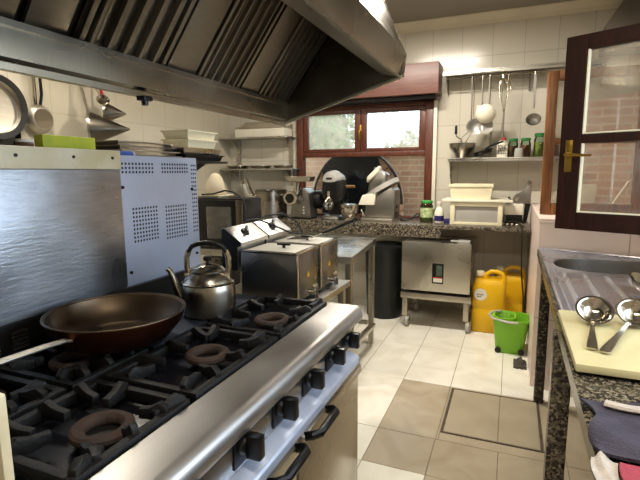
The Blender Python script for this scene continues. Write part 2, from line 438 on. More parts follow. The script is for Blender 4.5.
# back wall with the window opening X -2.22..-.74, Z .9..2.06
WX0, WX1, WZ0, WZ1 = -2.22, -.74, .90, 2.06
w = MB()
w.bx(XL - .2, WX0, YB, YB + .2, 0, ZC); w.bx(WX1, XA + .2, YB, YB + .2, 0, ZC)
w.bx(WX0, WX1, YB, YB + .2, 0, WZ0); w.bx(WX0, WX1, YB, YB + .2, WZ1, ZC)
struct('wall_back', w, WALLT_X)
w = MB(); w.bx(XL - .2, XL, YN - .2, YB, 0, ZC); struct('wall_left', w, WALLT_Y)
w = MB(); w.bx(XL - .2, XR + .2, YN - .2, YN, 0, ZC); struct('wall_near', w, PLASTER)
# right wall with its window opening
RY0, RY1, RZ0, RZ1 = .55, 2.22, 1.08, 2.02
w = MB()
w.bx(XR, XR + .2, YN, RY0, 0, ZC); w.bx(XR, XR + .2, RY1, 2.90, 0, ZC)
w.bx(XR, XR + .2, RY0, RY1, 0, RZ0); w.bx(XR, XR + .2, RY0, RY1, RZ1, ZC)
struct('wall_right', w, WALLT_Y)
w = MB(); w.bx(XR + .2, XA + .2, 2.78, 2.90, 0, ZC); w.bx(XA, XA + .2, 2.90, YB, 0, ZC)
struct('wall_alcove', w, PLASTER)
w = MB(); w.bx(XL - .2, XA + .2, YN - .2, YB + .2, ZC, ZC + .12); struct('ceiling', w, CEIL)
# low tiled wall behind the sink, running to the back wall
w = MB(); w.prism([(.172, 3.13, 0), (.80, 2.93, 0), (XA, 2.93, 0), (XA, YB, 0), (.172, YB, 0)], (0, 0, 1.06))
struct('wall_partition', w, PINKT)
w = MB(); w.prism([(.166, 3.124, 1.06), (.80, 2.922, 1.06), (XA, 2.922, 1.06), (XA, YB, 1.06), (.166, YB, 1.06)], (0, 0, .03), .004)
struct('trim_1', w, PINKT)
# cornice under the ceiling
def cornice(p0, p1, n, name):
    w = MB(); p0 = Vector(p0); p1 = Vector(p1); n = Vector(n)
    prof = [(0, -.085), (.012, -.085), (.018, -.07), (.018, -.055), (.03, -.04), (.05, -.022), (.058, -.012), (.07, -.012), (.07, 0), (0, 0)]
    w.prism([p0 + n * a + Vector((0, 0, ZC + b)) for a, b in prof], p1 - p0); struct(name, w, CORN)
cornice((XL, YB, 0), (XA, YB, 0), (0, -1, 0), 'trim_2')
cornice((XL, YN, 0), (XL, YB - .07, 0), (1, 0, 0), 'trim_3')

# ------------------------------------------------------------------ back window
win = struct('window_1', MB().bx(WX0, WX0 + .075, YB - .03, YB + .06, WZ0, WZ1, .006).bx(WX1 - .075, WX1, YB - .03, YB + .06, WZ0, WZ1, .006)
    .bx(WX0 + .075, WX1 - .075, YB - .03, YB + .06, WZ1 - .04, WZ1, .006).bx(WX0 + .075, WX1 - .075, YB - .03, YB + .06, 1.535, 1.585, .006)
    .bx(WX0 + .075, WX1 - .075, YB - .03, YB + .06, WZ0, .925, .006), WOOD_R)
xm = -1.487
for i, (a, b) in enumerate(((WX0 + .077, xm - .002), (xm + .002, WX1 - .077))):
    m = MB(); z0, z1 = 1.587, 2.018; t = .062
    m.bx(a, a + t, YB - .015, YB + .04, z0, z1, .005).bx(b - t, b, YB - .015, YB + .04, z0, z1, .005)
    m.bx(a + t, b - t, YB - .015, YB + .04, z0, z0 + .035, .005).bx(a + t, b - t, YB - .015, YB + .04, z1 - .04, z1, .005)
    s = part('sash', m, WOOD_R, win)
    part('pane', MB().bx(a + t, b - t, YB + .01, YB + .015, z0 + .035, z1 - .04), PANE_H, s)
part('pane', MB().bx(WX0 + .075, WX1 - .075, YB + .01, YB + .015, .925, 1.535), PANE, win)
part('window_latch', MB().bx(xm - .012, xm + .012, YB - .024, YB - .014, 1.70, 1.86, .004).cyl((xm, YB - .02, 1.79), (xm, YB - .055, 1.79), .008).bx(xm - .009, xm + .009, YB - .06, YB - .045, 1.715, 1.80, .004), BRASS, win)
# rolled shutter box over the window
sb = thing('shutter_box', 'brown wooden roller shutter box above the back window', 'shutter box', (-1.42, YB, 2.09))
part('box_panel', MB().bx(-2.25, -.668, 4.50, YB - .003, 2.095, 2.375, .006), WOOD_B, sb)
part('lower_lip', MB().bx(-2.22, -.70, 4.56, 4.60, 2.06, 2.094, .004).bx(-2.20, -.72, 4.60, 4.73, 2.065, 2.094), BLACKM, sb)
part('guide_strip', MB().bx(-.735, -.70, 4.70, 4.745, 1.0, 2.055, .004), WHITEP, sb, 'pale strap guide beside the window jamb')

# ------------------------------------------------------------------ outside
struct('ground_outside', MB().bx(-9, 9, 4.96, 20, -.3, -.05), PLASTER)
bw = solo('brick_wall', MB().bx(-3.6, .6, 5.64, 5.86, -.05, 1.60).bx(-3.62, .62, 5.60, 5.88, 1.60, 1.66, .01), BRICK, 'low pale brick wall outside the back window', 'brick wall', (-1.5, 5.7, -.05))
ov = thing('brick_oven', 'arched outdoor brick oven with black metal door seen through the back window', 'oven', (-1.63, 5.42, -.05))
m = MB(); cx, cz = -1.74, 1.0; EA0, EB0, EA1, EB1 = .40, .50, .545, .64
def el(a, k): return (cx + (EA0, EA1)[k] * math.cos(a), (EB0, EB1)[k] * math.sin(a) + cz)
for k in range(21):
    a0 = PI * k / 21 + .012; a1 = PI * (k + 1) / 21 - .012
    q = [el(a0, 0), el(a0, 1), el(a1, 1), el(a1, 0)]
    m.prism([(x, 5.38, z) for x, z in q], (0, .20, 0), .006)
for sx in (-1, 1):
    for q in range(13): m.bx(cx + sx * .4875 - .055, cx + sx * .4875 + .055, 5.38, 5.58, -.04 + q * .08, .03 + q * .08, .006)
part('brick_arch', m, VOUS, ov)
m = MB(); m.tube([(cx + .56 * math.cos(PI * i / 24), 5.375, cz + .648 * math.sin(PI * i / 24)) for i in range(25)], .016, 8); part('arch_band', m, BLACKM, ov)
m = MB(); pts = [(cx - .44, .1), (cx + .40, .1), (cx + .40, 1.05), (cx + .36, 1.25), (cx + .27, 1.57), (cx - .28, 1.57), (cx - .42, 1.40)]
m.prism([(x, 5.33, z) for x, z in pts], (0, .045, 0), .01); dr = part('oven_door', m, DOORK, ov, 'black metal oven door')
m = MB(); m.cyl((cx - .20, 5.27, 1.205), (cx + .02, 5.27, 1.205), .017, bev=.004); m.cyl((cx - .17, 5.33, 1.205), (cx - .17, 5.27, 1.205), .006, n=8); m.cyl((cx - .01, 5.33, 1.205), (cx - .01, 5.27, 1.205), .006, n=8)
part('oven_door_handle', m, BRICKWOOD, dr, 'wooden bar handle')
def bush(x, y, z, r, seed, label):
    rd = random.Random(seed); m = MB()
    for k in range(900):
        d = Vector((rd.gauss(0, 1), rd.gauss(0, 1), rd.gauss(0, .8))).normalized() * r * rd.uniform(.55, 1)
        p = Vector((x, y, z)) + d; s = rd.uniform(.06, .13); a = Vector((rd.gauss(0, 1), rd.gauss(0, 1), rd.gauss(0, 1))).normalized(); b = a.orthogonal().normalized()
        m.loft([[p - a * s, p + b * s * .4, p + a * s, p - b * s * .4]] * 1, cap=False) if False else None
        v = [m.bm.verts.new(q) for q in (p - a * s, p + b * s * .45, p + a * s, p - b * s * .45)]; m.bm.faces.new(v)
    m.lathe([(0, -r * .8), (r * .5, -r * .65), (r * .75, -r * .2), (r * .78, r * .1), (r * .5, r * .5), (0, r * .68)], (x, y, z), 24)
    t = thing('garden_shrub', label, 'shrub', (x, y, -.05))
    part('foliage', m, FOLI, t); part('trunk', MB().cyl((x, y, -.05), (x, y, z - .3), .06, .04), FOLI, t)
bush(-3.7, 8.6, 2.0, 1.0, 1, 'pale green shrub behind the left upper window pane')
bush(-1.7, 9.6, 1.35, .9, 2, 'pale green shrub behind the right upper window pane')

# ------------------------------------------------------------------ sash on the low wall, brick put in for the glass reflection, dark casement leaf
w2 = struct('window_2', MB().bx(.182, .243, 3.38, 3.44, 1.092, 2.0, .006).bx(.695, .77, 3.38, 3.44, 1.092, 2.0, .006)
    .bx(.243, .695, 3.38, 3.44, 1.945, 2.0, .006).bx(.243, .695, 3.385, 3.435, 1.545, 1.585, .005).bx(.243, .695, 3.38, 3.44, 1.092, 1.165, .006), WOOD_O)
for z0, z1 in ((1.165, 1.545), (1.585, 1.945)): part('pane', MB().bx(.243, .695, 3.41, 3.414, z0, z1), PANE_D, w2)
w = MB(); w.prism([(.50, 4.70, 1.09), (XA, 4.70, 1.09), (XA, 4.70, 2.10), (.50, 4.70, 1.955)], (0, .05, 0)); struct('trim_4', w, BRICK_LT)  # brick slab imitates the brick reflection in the window glass
solo('white_board', MB().bx(.46, .66, 4.52, 4.54, 1.10, 1.26, .004), WHITEP, 'small white board leaning before the reflection bricks behind the wooden sash', 'board', (.56, 4.53, 1.09))
solo('white_stick', MB().cyl((.66, 3.9, 1.095), (.78, 3.95, 1.30), .009), WHITEP, 'white stick leaning behind the lower glass of the dark window leaf', 'stick', (.66, 3.9, 1.09))
solo('metal_duct', MB().prism([(.63, 4.45, 2.33), (.63, 4.45, 2.52), (.80, 4.45, 2.79), (1.30, 4.45, 2.79), (1.30, 4.45, 2.33)], (0, .28, 0), .004), DULL, 'grey sheet metal duct high in the corner right of the utensil rack', 'duct', (.9, 4.6, 2.33))

lf = struct('window_3', MB(), WOOD_D)            # the dark leaf, open into the room
A = Vector((.203, 2.42, 0)); D = Vector((.903, -.43, 0)).normalized(); Nn = Vector((-D.y, D.x, 0)); LW = .64
LM = Matrix(((D.x, Nn.x, 0, A.x), (D.y, Nn.y, 0, A.y), (0, 0, 1, 0), (0, 0, 0, 1)))
LZ0, LZ1 = 1.112, 1.957
m = MB()
for a in ((0, .088, LZ0, LZ1), (LW - .088, LW, LZ0, LZ1), (.088, LW - .088, LZ1 - .062, LZ1), (.088, LW - .088, LZ0, LZ0 + .078), (.088, LW - .088, 1.498, 1.535)):
    m.bx(a[0], a[1], -.022, .022, a[2], a[3], .004, M=LM)
me = bpy.data.meshes.new('window_3'); m.bm.to_mesh(me); me.materials.append(WOOD_D); lf.data = me
for z0, z1 in ((LZ0 + .078, 1.498), (1.535, LZ1 - .062)):
    part('pane', MB().bx(.088, LW - .088, .004, .007, z0, z1, M=LM), PANE_D, lf)
    b = MB()  # cream strips: daylight on the stile's inner edge, put into colour
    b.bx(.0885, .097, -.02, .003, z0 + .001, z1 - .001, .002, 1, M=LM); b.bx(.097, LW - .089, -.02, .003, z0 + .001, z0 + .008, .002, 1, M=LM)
    part('lit_stile_edge', b, CREAMP, lf, 'pale strip standing for daylight on the inner stile edge')
m = MB(); m.bx(.026, .056, -.027, -.0225, 1.372, 1.512, .003, M=LM); hp = part('handle_plate', m, BRASS, lf)
m = MB(); m.lathe([(0, 0), (.011, 0), (.011, .012), (.008, .035), (0, .035)], axis='y', n=16, M=LM @ Matrix.Translation((.041, -.027, 1.448)) @ Matrix.Rotation(PI, 4, 'X'))
m.tube([LM @ Vector(p) for p in ((.041, -.058, 1.448), (.07, -.062, 1.447), (.12, -.06, 1.443), (.145, -.058, 1.442))], [.007, .007, .006, .005], 10)
part('lever', m, BRASS, hp)

# ------------------------------------------------------------------ back counter
ct = thing('granite_counter', 'speckled granite counter along the back wall under the window', 'counter', (-1.5, 4.45, 0))
part('slab', MB().bx(XL + .004, .160, 4.15, 4.748, .872, .905, .004), GRANITE, ct)
part('front_fascia', MB().bx(XL + .004, -.558, 4.152, 4.18, .79, .871, .003), GRANITE, ct)
each('support', MB().bx(-3.05, -2.99, 4.2, 4.7, 0, .871).bx(-2.25, -2.20, 4.25, 4.7, 0, .871), GRANITE_D, ct)
CT = .905

# ------------------------------------------------------------------ hood
hd = thing('extractor_hood', 'large stainless steel extractor hood with baffle filters over the range', 'hood', (-.85, .9, 1.62))
HY0, HY1 = -.5, 2.26
def yp(poly, y): return [(x, y, z) for x, z in poly]
m = MB(); m.prism(yp([(-.53, 1.824), (-.517, 1.824), (-.487, 1.918), (-.487, 1.93), (-.503, 1.93), (-.53, 1.84)], HY0), (0, HY1 - HY0, 0))
m.prism(yp([(-.60, 1.838), (-.53, 1.824), (-.53, 1.84), (-.60, 1.86)], HY0), (0, HY1 - HY0, 0)); part('front_lip', m, STEEL_H, hd)
m = MB(); m.prism(yp([(-.503, 1.925), (-.491, 1.925), (-.60, 2.18), (-.60, 2.795), (-.615, 2.795), (-.615, 2.18)], HY0), (0, HY1 - HY0, 0)); part('canopy', m, STEEL_H, hd)
endp = [(-1.135, 1.632), (-.50, 1.824), (-.488, 1.925), (-.60, 2.18), (-.60, 2.795), (-1.158, 2.795), (-1.158, 1.632)]
for y in (HY1, HY0 - .012):
    m = MB(); m.prism(yp(endp, y), (0, .012, 0)); e = part('end_panel', m, STEEL_DK, hd)  # shade inside the hood is put into the dark steel colour
    m = MB(); m.prism(yp([(-1.135, 1.630), (-.50, 1.822), (-.50, 1.832), (-1.135, 1.641)], y - .008), (0, .026, 0)); part('edge_lip', m, STEEL, e)
m = MB(); m.prism(yp([(-1.128, 1.636), (-1.128, 1.737), (-1.10, 1.737), (-1.10, 1.722), (-1.112, 1.722), (-1.112, 1.652), (-1.142, 1.636)], HY0), (0, HY1 - HY0, 0))
m.prism(yp([(-1.150, 1.626), (-1.126, 1.626), (-1.126, 1.640), (-1.150, 1.640)], HY0), (0, HY1 - HY0, 0)); part('grease_gutter', m, STEEL_H, hd)
m = MB(); m.bx(-1.158, -1.146, HY0, HY1, 1.641, 2.795); part('back_panel', m, STEEL_DK, hd)
FD = Vector((.271, 0, .361)); FD.normalize(); FN = Vector((FD.z, 0, -FD.x)); FL = .80; F0 = Vector((-1.122, 0, 1.728))
FM = Matrix(((FD.x, 0, FN.x, F0.x), (0, 1, 0, 0), (FD.z, 0, FN.z, F0.z), (0, 0, 0, 1)))
def flt(y0, y1, kind, nr=5):
    m = MB()
    if kind == 'plain': m.bx(0, FL, y0, y1, -.012, 0, .003, M=FM); part('blank_panel', m, FILTER, hd)
    else:
        f = .018
        m.bx(0, FL, y0, y0 + f, -.02, .006, .003, M=FM).bx(0, FL, y1 - f, y1, -.02, .006, .003, M=FM).bx(0, f, y0 + f, y1 - f, -.02, .004, .003, M=FM).bx(FL - f, FL, y0 + f, y1 - f, -.02, .004, .003, M=FM)
        p = (y1 - y0 - 2 * f) / nr
        for k in range(nr):
            c = y0 + f + p * (k + .5)
            m.prism([(f, c - p * .36, -.004), (f, c - p * .30, .012), (f, c - p * .12, .012), (f, c - p * .06, -.004)], (FL - 2 * f, 0, 0), M=FM)
            m.bx(f, FL - f, c - p * .5, c + p * .5, -.02, -.012, M=FM)
            m.bx(f, FL - f, c + p * .12, c + p * .34, -.012, -.003, .002, M=FM)
        part('baffle_filter', m, FILTER, hd)
for a in ((-.48, -.2, 'b', 5), (-.19, .11, 'plain'), (.12, .46, 'b', 5), (.47, .80, 'plain'), (.825, .94, 'plain'), (.975, 1.317, 'b', 5), (1.335, 1.485, 'plain'), (1.495, 1.78, 'b', 5), (1.805, 1.945, 'plain'), (1.953, 2.245, 'b', 5)):
    flt(*a)
part('filter_backing', MB().bx(-.02, FL, HY0 + .01, HY1 - .01, -.05, -.03, M=FM), FILTER, hd)
part('gutter_plug', MB().cyl((-1.128, 1.235, 1.628), (-1.128, 1.235, 1.60), .011).bx(-1.145, -1.111, 1.215, 1.255, 1.614, 1.629, .003), BLACKP, hd, 'black drain plug under the gutter')

# ------------------------------------------------------------------ cooking range
RX0, RX1, RYA, RYB = -1.24, -.49, .42, 1.588
rg = thing('cooking_range', 'long stainless steel gas range with cast iron grates and a row of black knobs', 'stove', (-.86, 1.0, 0))
part('body', MB().bx(-1.23, -.535, RYA, RYB, .12, .835, .004), STEEL, rg)
part('cooktop', MB().bx(-1.23, -.615, RYA + .01, RYB - .005, .836, .856, .003), BLKEN, rg)
part('hot_plate', MB().bx(-1.225, -.915, .98, RYB - .02, .857, .893, .006), HOTPL, rg, 'dark blue grey flat plate at the rear of the range')
m = MB(); prof = [(-.615, .80), (-.615, .886), (-.520, .886)] + [(-.520 + .03 * math.sin(a), .856 + .03 * math.cos(a)) for a in (.3, .6, .9, 1.2, 1.57)] + [(-.490, .842), (-.496, .832), (-.53, .832), (-.53, .80)]
m.prism(yp(prof, RYA), (0, RYB - RYA + .012, 0)); part('front_rail', m, RAILST, rg)
part('control_panel', MB().bx(-.534, -.518, RYA, RYB, .70, .831, .002), STEEL_TOP, rg)
m = MB(); m.prism(yp([(-.534, .742), (-.517, .742), (-.480, .730), (-.474, .724), (-.474, .702), (-.484, .702), (-.484, .718), (-.534, .728)], RYA), (0, RYB - RYA - .075, 0), .002)
part('ledge_rail', m, DAYBLUEST, rg, 'steel ledge under the knobs, blue daylight in its colour')
for y in (.62, .80, .975, 1.153, 1.334, 1.484):
    m = MB(); m.bx(-.5179, -.514, y - .036, y + .030, .750, .829, .002); k = part('dial_plate', m, BLACKM, rg)
    m = MB()
    m.cyl((-.514, y, .795), (-.500, y, .795), .024, .022, 20, .003); m.bx(-.502, -.466, y - .012, y + .012, .768, .822, .004)
    kb = part('knob', m, BLACKP, k)
for (a, b) in ((RYA + .02, 1.035), (1.05, RYB - .01)):
    m = MB(); m.bx(-.534, -.498, a, b, .16, .675, .006); m.prism(yp([(-.534, .676), (-.498, .676), (-.486, .668), (-.486, .640), (-.534, .640)], a + .004), (0, b - a - .008, 0), .002)
    d = part('oven_door', m, STEEL, rg)
    ya, yb = (b - .17, b - .02) if b < 1.2 else (a + .025, a + .18)
    m = MB(); m.tube([(-.494, ya, .660), (-.468, ya, .668), (-.452, ya + .018, .670), (-.452, yb - .018, .670), (-.468, yb, .668), (-.494, yb, .660)], .0125, 10)
    part('door_handle', m, BLACKP, d)
m = MB()
for x in (-1.18, -.58):
    for y in (RYA + .06, RYB - .06): m.cyl((x, y, 0), (x, y, .12), .024, .03)
each('foot', m, STEEL, rg)
# grates: cast iron frames with fingers
def grate(y0, y1, x0=-.895, x1=-.622, c=None):
    z0, z1 = .872, .896; m = MB(); t = .019
    m.bx(x0, x0 + t, y0, y1, z0, z1, .004).bx(x1 - t, x1, y0, y1, z0, z1, .004).bx(x0 + t, x1 - t, y0, y0 + t, z0, z1, .004).bx(x0 + t, x1 - t, y1 - t, y1, z0, z1, .004)
    cx, cy = c if c else ((x0 + x1) / 2, (y0 + y1) / 2)
    ps = []
    for q in (-.30, 0, .30):
        ly, lx = y1 - y0, x1 - x0
        ps += [((x0 + .008, cy + q * ly), (1, 0)), ((x1 - .008, cy + q * ly), (-1, 0))]
        if q: ps += [((cx + q * lx, y0 + .008), (0, 1)), ((cx + q * lx, y1 - .008), (0, -1))]
    for (px, py), dr_ in ps:
        p = Vector((px, py, .890)); q = Vector((cx, cy, .890)); d = Vector((dr_[0], dr_[1], 0)) * .55 + (q - p).normalized() * .45
        L = min(max((q - p).length - .064, .03), .078); d.normalize(); e = p + d * L
        s = d.cross(Vector((0, 0, 1))) * .0085
        m.prism([p + s + Vector((0, 0, -.014)), p + s + Vector((0, 0, .016)), p + d * L * .25 + s + Vector((0, 0, .027)), p + d * L * .6 + s + Vector((0, 0, .016)), e + s + Vector((0, 0, .014)), e + s + Vector((0, 0, -.008))], s * -2, .004)
    for (px, py) in ((x0 + .01, y0 + .01), (x1 - .01, y0 + .01), (x0 + .01, y1 - .01), (x1 - .01, y1 - .01)): m.bx(px - .008, px + .008, py - .008, py + .008, .8565, z0)
    part('grate', m, IRON, rg)
    b = MB(); b.lathe([(.033, .878), (.056, .876), (.061, .884), (.060, .892), (.054, .897), (.042, .897), (.035, .892), (.032, .885), (.033, .878)], (cx, cy, 0), 40)
    bb = part('burner', b, RUST, rg, 'rusty ring burner')
    part('burner_base', MB().lathe([(0, .862), (.026, .862), (.03, .866), (.048, .870), (.050, .8758), (.04, .8758), (.03, .874), (0, .870)], (cx, cy, 0), 32), IRON, bb)
grate(.47, .765, c=(-.715, .615)); grate(.785, 1.175, c=(-.748, 1.0)); grate(1.195, 1.575, c=(-.725, 1.33))
grate(.47, .70, -1.20, -.915); grate(.715, .96, -1.20, -.915)
part('side_guard', MB().bx(-1.22, -.675, .402, .418, .62, 1.06, .004), CREAMM, rg, 'cream steel guard at the near end of the range')
# backguard with black lower strip and polished sheet
m = MB(); m.bx(-1.262, -1.242, RYA, 1.62, .70, .975, .003); part('backguard', m, BLACKM, rg, 'black lower backguard')
for y in (.72, .80, .98, 1.05):
    m = MB()
    for k in range(5): m.bx(-1.2418, -1.2395, y, y + .045, .900 + k * .011, .906 + k * .011)
    part('vent_slots', m, STEEL, rg)
m = MB(); m.bx(-1.256, -1.244, RYA, 1.225, .976, 1.392, .002); part('splash_sheet', m, STEEL_S, rg, 'smeared polished steel splash sheet')
m = MB(); m.bx(-1.262, -1.240, RYA, 1.227, 1.393, 1.455, .003); st = part('top_strip', m, CREAMM, rg, 'cream folded strip along the top of the splash sheet')
m = MB()
for y in (.86, 1.04, 1.19): m.cyl((-1.2402, y, 1.430), (-1.2375, y, 1.430), .005, n=12)
each('screw', m, BLACKM, st)

# ------------------------------------------------------------------ appliance behind the range, with perforated back
ap = thing('convection_oven', 'tall steel convection oven with a perforated back panel, blue daylight in its colour, behind the range', 'oven', (-1.6, 1.0, 0))
part('cabinet', MB().bx(-1.95, -1.285, .35, 1.675, .10, 1.435, .006), STEEL_DK, ap)
bp_ = part('perforated_panel', MB().bx(-1.2845, -1.272, .36, 1.682, .78, 1.442, .003), DAYBLUEST, ap, 'perforated back panel with blue daylight in its colour')
def holes(y0, y1, z0, z1, ny, nz, r):
    m = MB()
    for i in range(ny):
        for j in range(nz):
            y = y0 + (y1 - y0) * i / max(1, ny - 1); z = z0 + (z1 - z0) * j / max(1, nz - 1)
            v = [m.bm.verts.new((-1.2712, y + r * math.cos(2 * PI * q / 8), z + r * math.sin(2 * PI * q / 8))) for q in range(8)]; m.bm.faces.new(v)
    part('vent_holes', m, BLACKR, bp_)
holes(1.245, 1.41, 1.383, 1.413, 11, 3, .0048); holes(1.465, 1.615, 1.383, 1.413, 11, 3, .0048)
holes(1.30, 1.42, 1.13, 1.25, 9, 9, .0046); holes(1.475, 1.595, 1.12, 1.245, 9, 9, .0046); holes(1.645, 1.67, 1.13, 1.41, 3, 17, .0042)
m = MB()
for y, z in ((1.255, 1.33), (1.64, 1.31), (1.27, 1.02), (1.655, 1.03)): m.cyl((-1.2718, y, z), (-1.266, y, z), .006, n=12)
each('screw', m, BLACKM, bp_)
m = MB()
for x in (-1.9, -1.34):
    for y in (.42, 1.6): m.cyl((x, y, 0), (x, y, .10), .022)
each('foot', m, STEEL, ap)
AT = 1.436
# things lying on that oven
t = solo('yellow_green_box', MB().bx(-1.40, -1.36, 1.035, 1.235, AT, 1.502, .003), YGREEN, 'yellow green cardboard box lying on the oven behind the splash sheet', 'box', (-1.38, 1.12, AT))
t = thing('jar', 'small dark jar with pale top left of the yellow green box', 'jar', (-1.38, .985, AT))
part('jar_body', MB().lathe([(0, 0), (.022, 0), (.024, .004), (.024, .036), (0, .038)], (-1.38, .99, AT), 20), SPICE_D, t)
part('lid', MB().lathe([(.0, .0385), (.0245, .0385), (.0245, .048), (0, .049)], (-1.38, .99, AT), 20), LABELW, t)
t = thing('wrapped_roll', 'blue wrapped roll lying right of the yellow green box', 'roll', (-1.34, 1.26, AT))
part('wrapper', MB().cyl((-1.345, 1.20, AT + .013), (-1.335, 1.375, AT + .013), .0125, n=20, bev=.002), BLUEP, t)
part('paper_end', MB().cyl((-1.335, 1.3755, AT + .013), (-1.335, 1.382, AT + .013), .011, n=20), LABELW, t)
def tray(x0, x1, y0, y1, z, h=.018):
    m = MB(); e = .012
    m.loft([[(x0 + e, y0 + e, z), (x1 - e, y0 + e, z), (x1 - e, y1 - e, z), (x0 + e, y1 - e, z)], [(x0, y0, z + h), (x1, y0, z + h), (x1, y1, z + h), (x0, y1, z + h)],
            [(x0 - .006, y0 - .006, z + h), (x1 + .006, y0 - .006, z + h), (x1 + .006, y1 + .006, z + h), (x0 - .006, y1 + .006, z + h)], [(x0 - .006, y0 - .006, z + h - .004), (x1 + .006, y0 - .006, z + h - .004), (x1 + .006, y1 + .006, z + h - .004), (x0 - .006, y1 + .006, z + h - .004)]], cap=False)
    m.bx(x0 + e, x1 - e, y0 + e, y1 - e, z, z + .0015)
    return m
lab = ['lowest dark baking tray of the stack behind the perforated panel', 'second baking tray up in the stack behind the perforated panel', 'third baking tray up in the stack behind the perforated panel', 'topmost baking tray of the stack behind the perforated panel']
for k in range(4):
    solo('baking_tray', tray(-1.85, -1.42 - .02 * k, 1.42 + .012 * k, 1.66 + .10 + .012 * k, AT + .001 + k * .0195, .017), [DULL, ALU, DULL, ALU][k], lab[k], 'tray', (-1.63, 1.55, AT + k * .0195), 'baking trays on the oven')
lab = ['deep steel food pan, lower of two beneath the cream tubs', 'deep steel food pan, upper of two directly beneath the cream tubs']
for k in range(2):
    m = MB(); z0 = AT + .002 + .031 * k; x0, x1, y0, y1 = -1.62, -1.42, 1.80, 2.11
    m = tray(x0, x1, y0 - .01 * k, y1 - .01 * k, z0, .029)
    solo('steel_food_pan', m, [BLACKM, STEEL][k], lab[k], 'pan', (-1.52, 1.95, z0), 'food pans under the cream tubs')
# a wall shelf carries the pans past the oven's edge
sh = thing('narrow_shelf', 'narrow dark shelf bridging beside the oven under the food pans', 'shelf', (-1.52, 1.95, 1.3))
part('board', MB().bx(-1.64, -1.40, 1.70, 2.12, 1.425, 1.436, .002), BLACKM, sh)
each('bracket', MB().prism([(-1.53, 1.677, 1.25), (-1.53, 1.677, 1.424), (-1.53, 2.08, 1.424)], (.02, 0, 0)), BLACKM, sh)
lab = ['lower cream plastic tub on the steel food pans', 'upper cream plastic tub on the steel food pans']
for k in range(2):
    z0 = AT + .065 + .042 * k; a, b = -1.60 , -1.44
    m = MB(); m.loft([[(x, y, z) for x, y in ((a + i, 1.85 + i), (b - i, 1.85 + i), (b - i, 2.085 - i), (a + i, 2.085 - i))] for i, z in ((.012, z0), (.003, z0 + .036), (-.003, z0 + .036), (-.003, z0 + .041))])
    solo('plastic_tub', m, CREAMP, lab[k], 'tub', (-1.52, 1.96, z0), 'cream tubs on the food pans')

# ------------------------------------------------------------------ pan and kettle on the range
pn = thing('frying_pan', 'wide copper coloured frying pan with steel handle on the rear of the range', 'pan', (-1.015, .945, .912))
PC = (-1.018, .955, .0)
part('pan_outside', MB().lathe([(0, .912), (.118, .912), (.140, .920), (.176, .962), (.184, .986), (.187, .992), (.187, .996)], PC, 56), COPPER, pn)
part('pan_inside', MB().lathe([(0, .918), (.115, .918), (.136, .926), (.170, .965), (.179, .993), (.187, .996)], PC, 56), PANIN, pn)
part('pan_rim', MB().tube([(PC[0] + .185 * math.cos(a * PI / 28), PC[1] + .185 * math.sin(a * PI / 28), .995) for a in range(56)], .003, 8, True), PANIN, pn)
m = MB(); m.tube([(-.990, .785, .968), (-.990, .762, .976), (-.985, .70, .982), (-.978, .60, .988), (-.972, .48, .995), (-.97, .43, .998)], [.006, .009, .0105, .0105, .0105, .008], 12, flat=.6)
part('handle', m, ALU, pn)

kt = thing('kettle', 'stainless steel whistling kettle with arched handle beside the frying pan', 'kettle', (-.955, 1.30, .894), math.radians(22))
kz = 0.
part('kettle_body', MB().lathe([(0, 0), (.080, 0), (.088, .006), (.092, .03), (.0915, .085), (.087, .112), (.075, .133), (.063, .144), (.056, .149), (.0545, .149)], n=48), KETTLE, kt, world=False)
part('shoulder_band', MB().lathe([(.0875, .110), (.0895, .115), (.0865, .119)], n=48), POLISH, kt, world=False)
ld = part('lid', MB().lathe([(.058, .1495), (.058, .154), (.052, .161), (.032, .173), (.013, .178), (0, .179)], n=40), KETTLE, kt, world=False)
part('lid_knob', MB().lathe([(.006, .178), (.006, .184), (.014, .188), (.016, .195), (.011, .202), (0, .204)], n=24), BLACKP, ld, world=False)
m = MB(); m.tube([(-.084, 0, .045), (-.100, 0, .062), (-.112, 0, .095), (-.120, 0, .125), (-.132, 0, .152), (-.140, 0, .158)], [.017, .015, .012, .010, .009, .0095], 14)
part('spout', m, KETTLE, kt, world=False)
hp_ = [(-.066, 0, .128), (-.072, 0, .165), (-.072, 0, .198), (-.063, 0, .222)]
for sg in (-1, 1):
    m = MB(); m.tube([(-sg * x, y, z) for x, y, z in hp_], .0062, 10, flat=1.6); m.bx(sg * .070 - .009, sg * .070 + .009, -.014, .014, .115, .145, .004)
    hn = part('handle_arm', m, POLISH, kt, world=False)
part('handle_grip', MB().tube([(-.066, 0, .216), (-.052, 0, .236), (-.03, 0, .245), (0, 0, .248), (.03, 0, .245), (.052, 0, .236), (.066, 0, .216)], [.007, .008, .009, .009, .009, .008, .007], 12), BLACKP, hn, world=False)

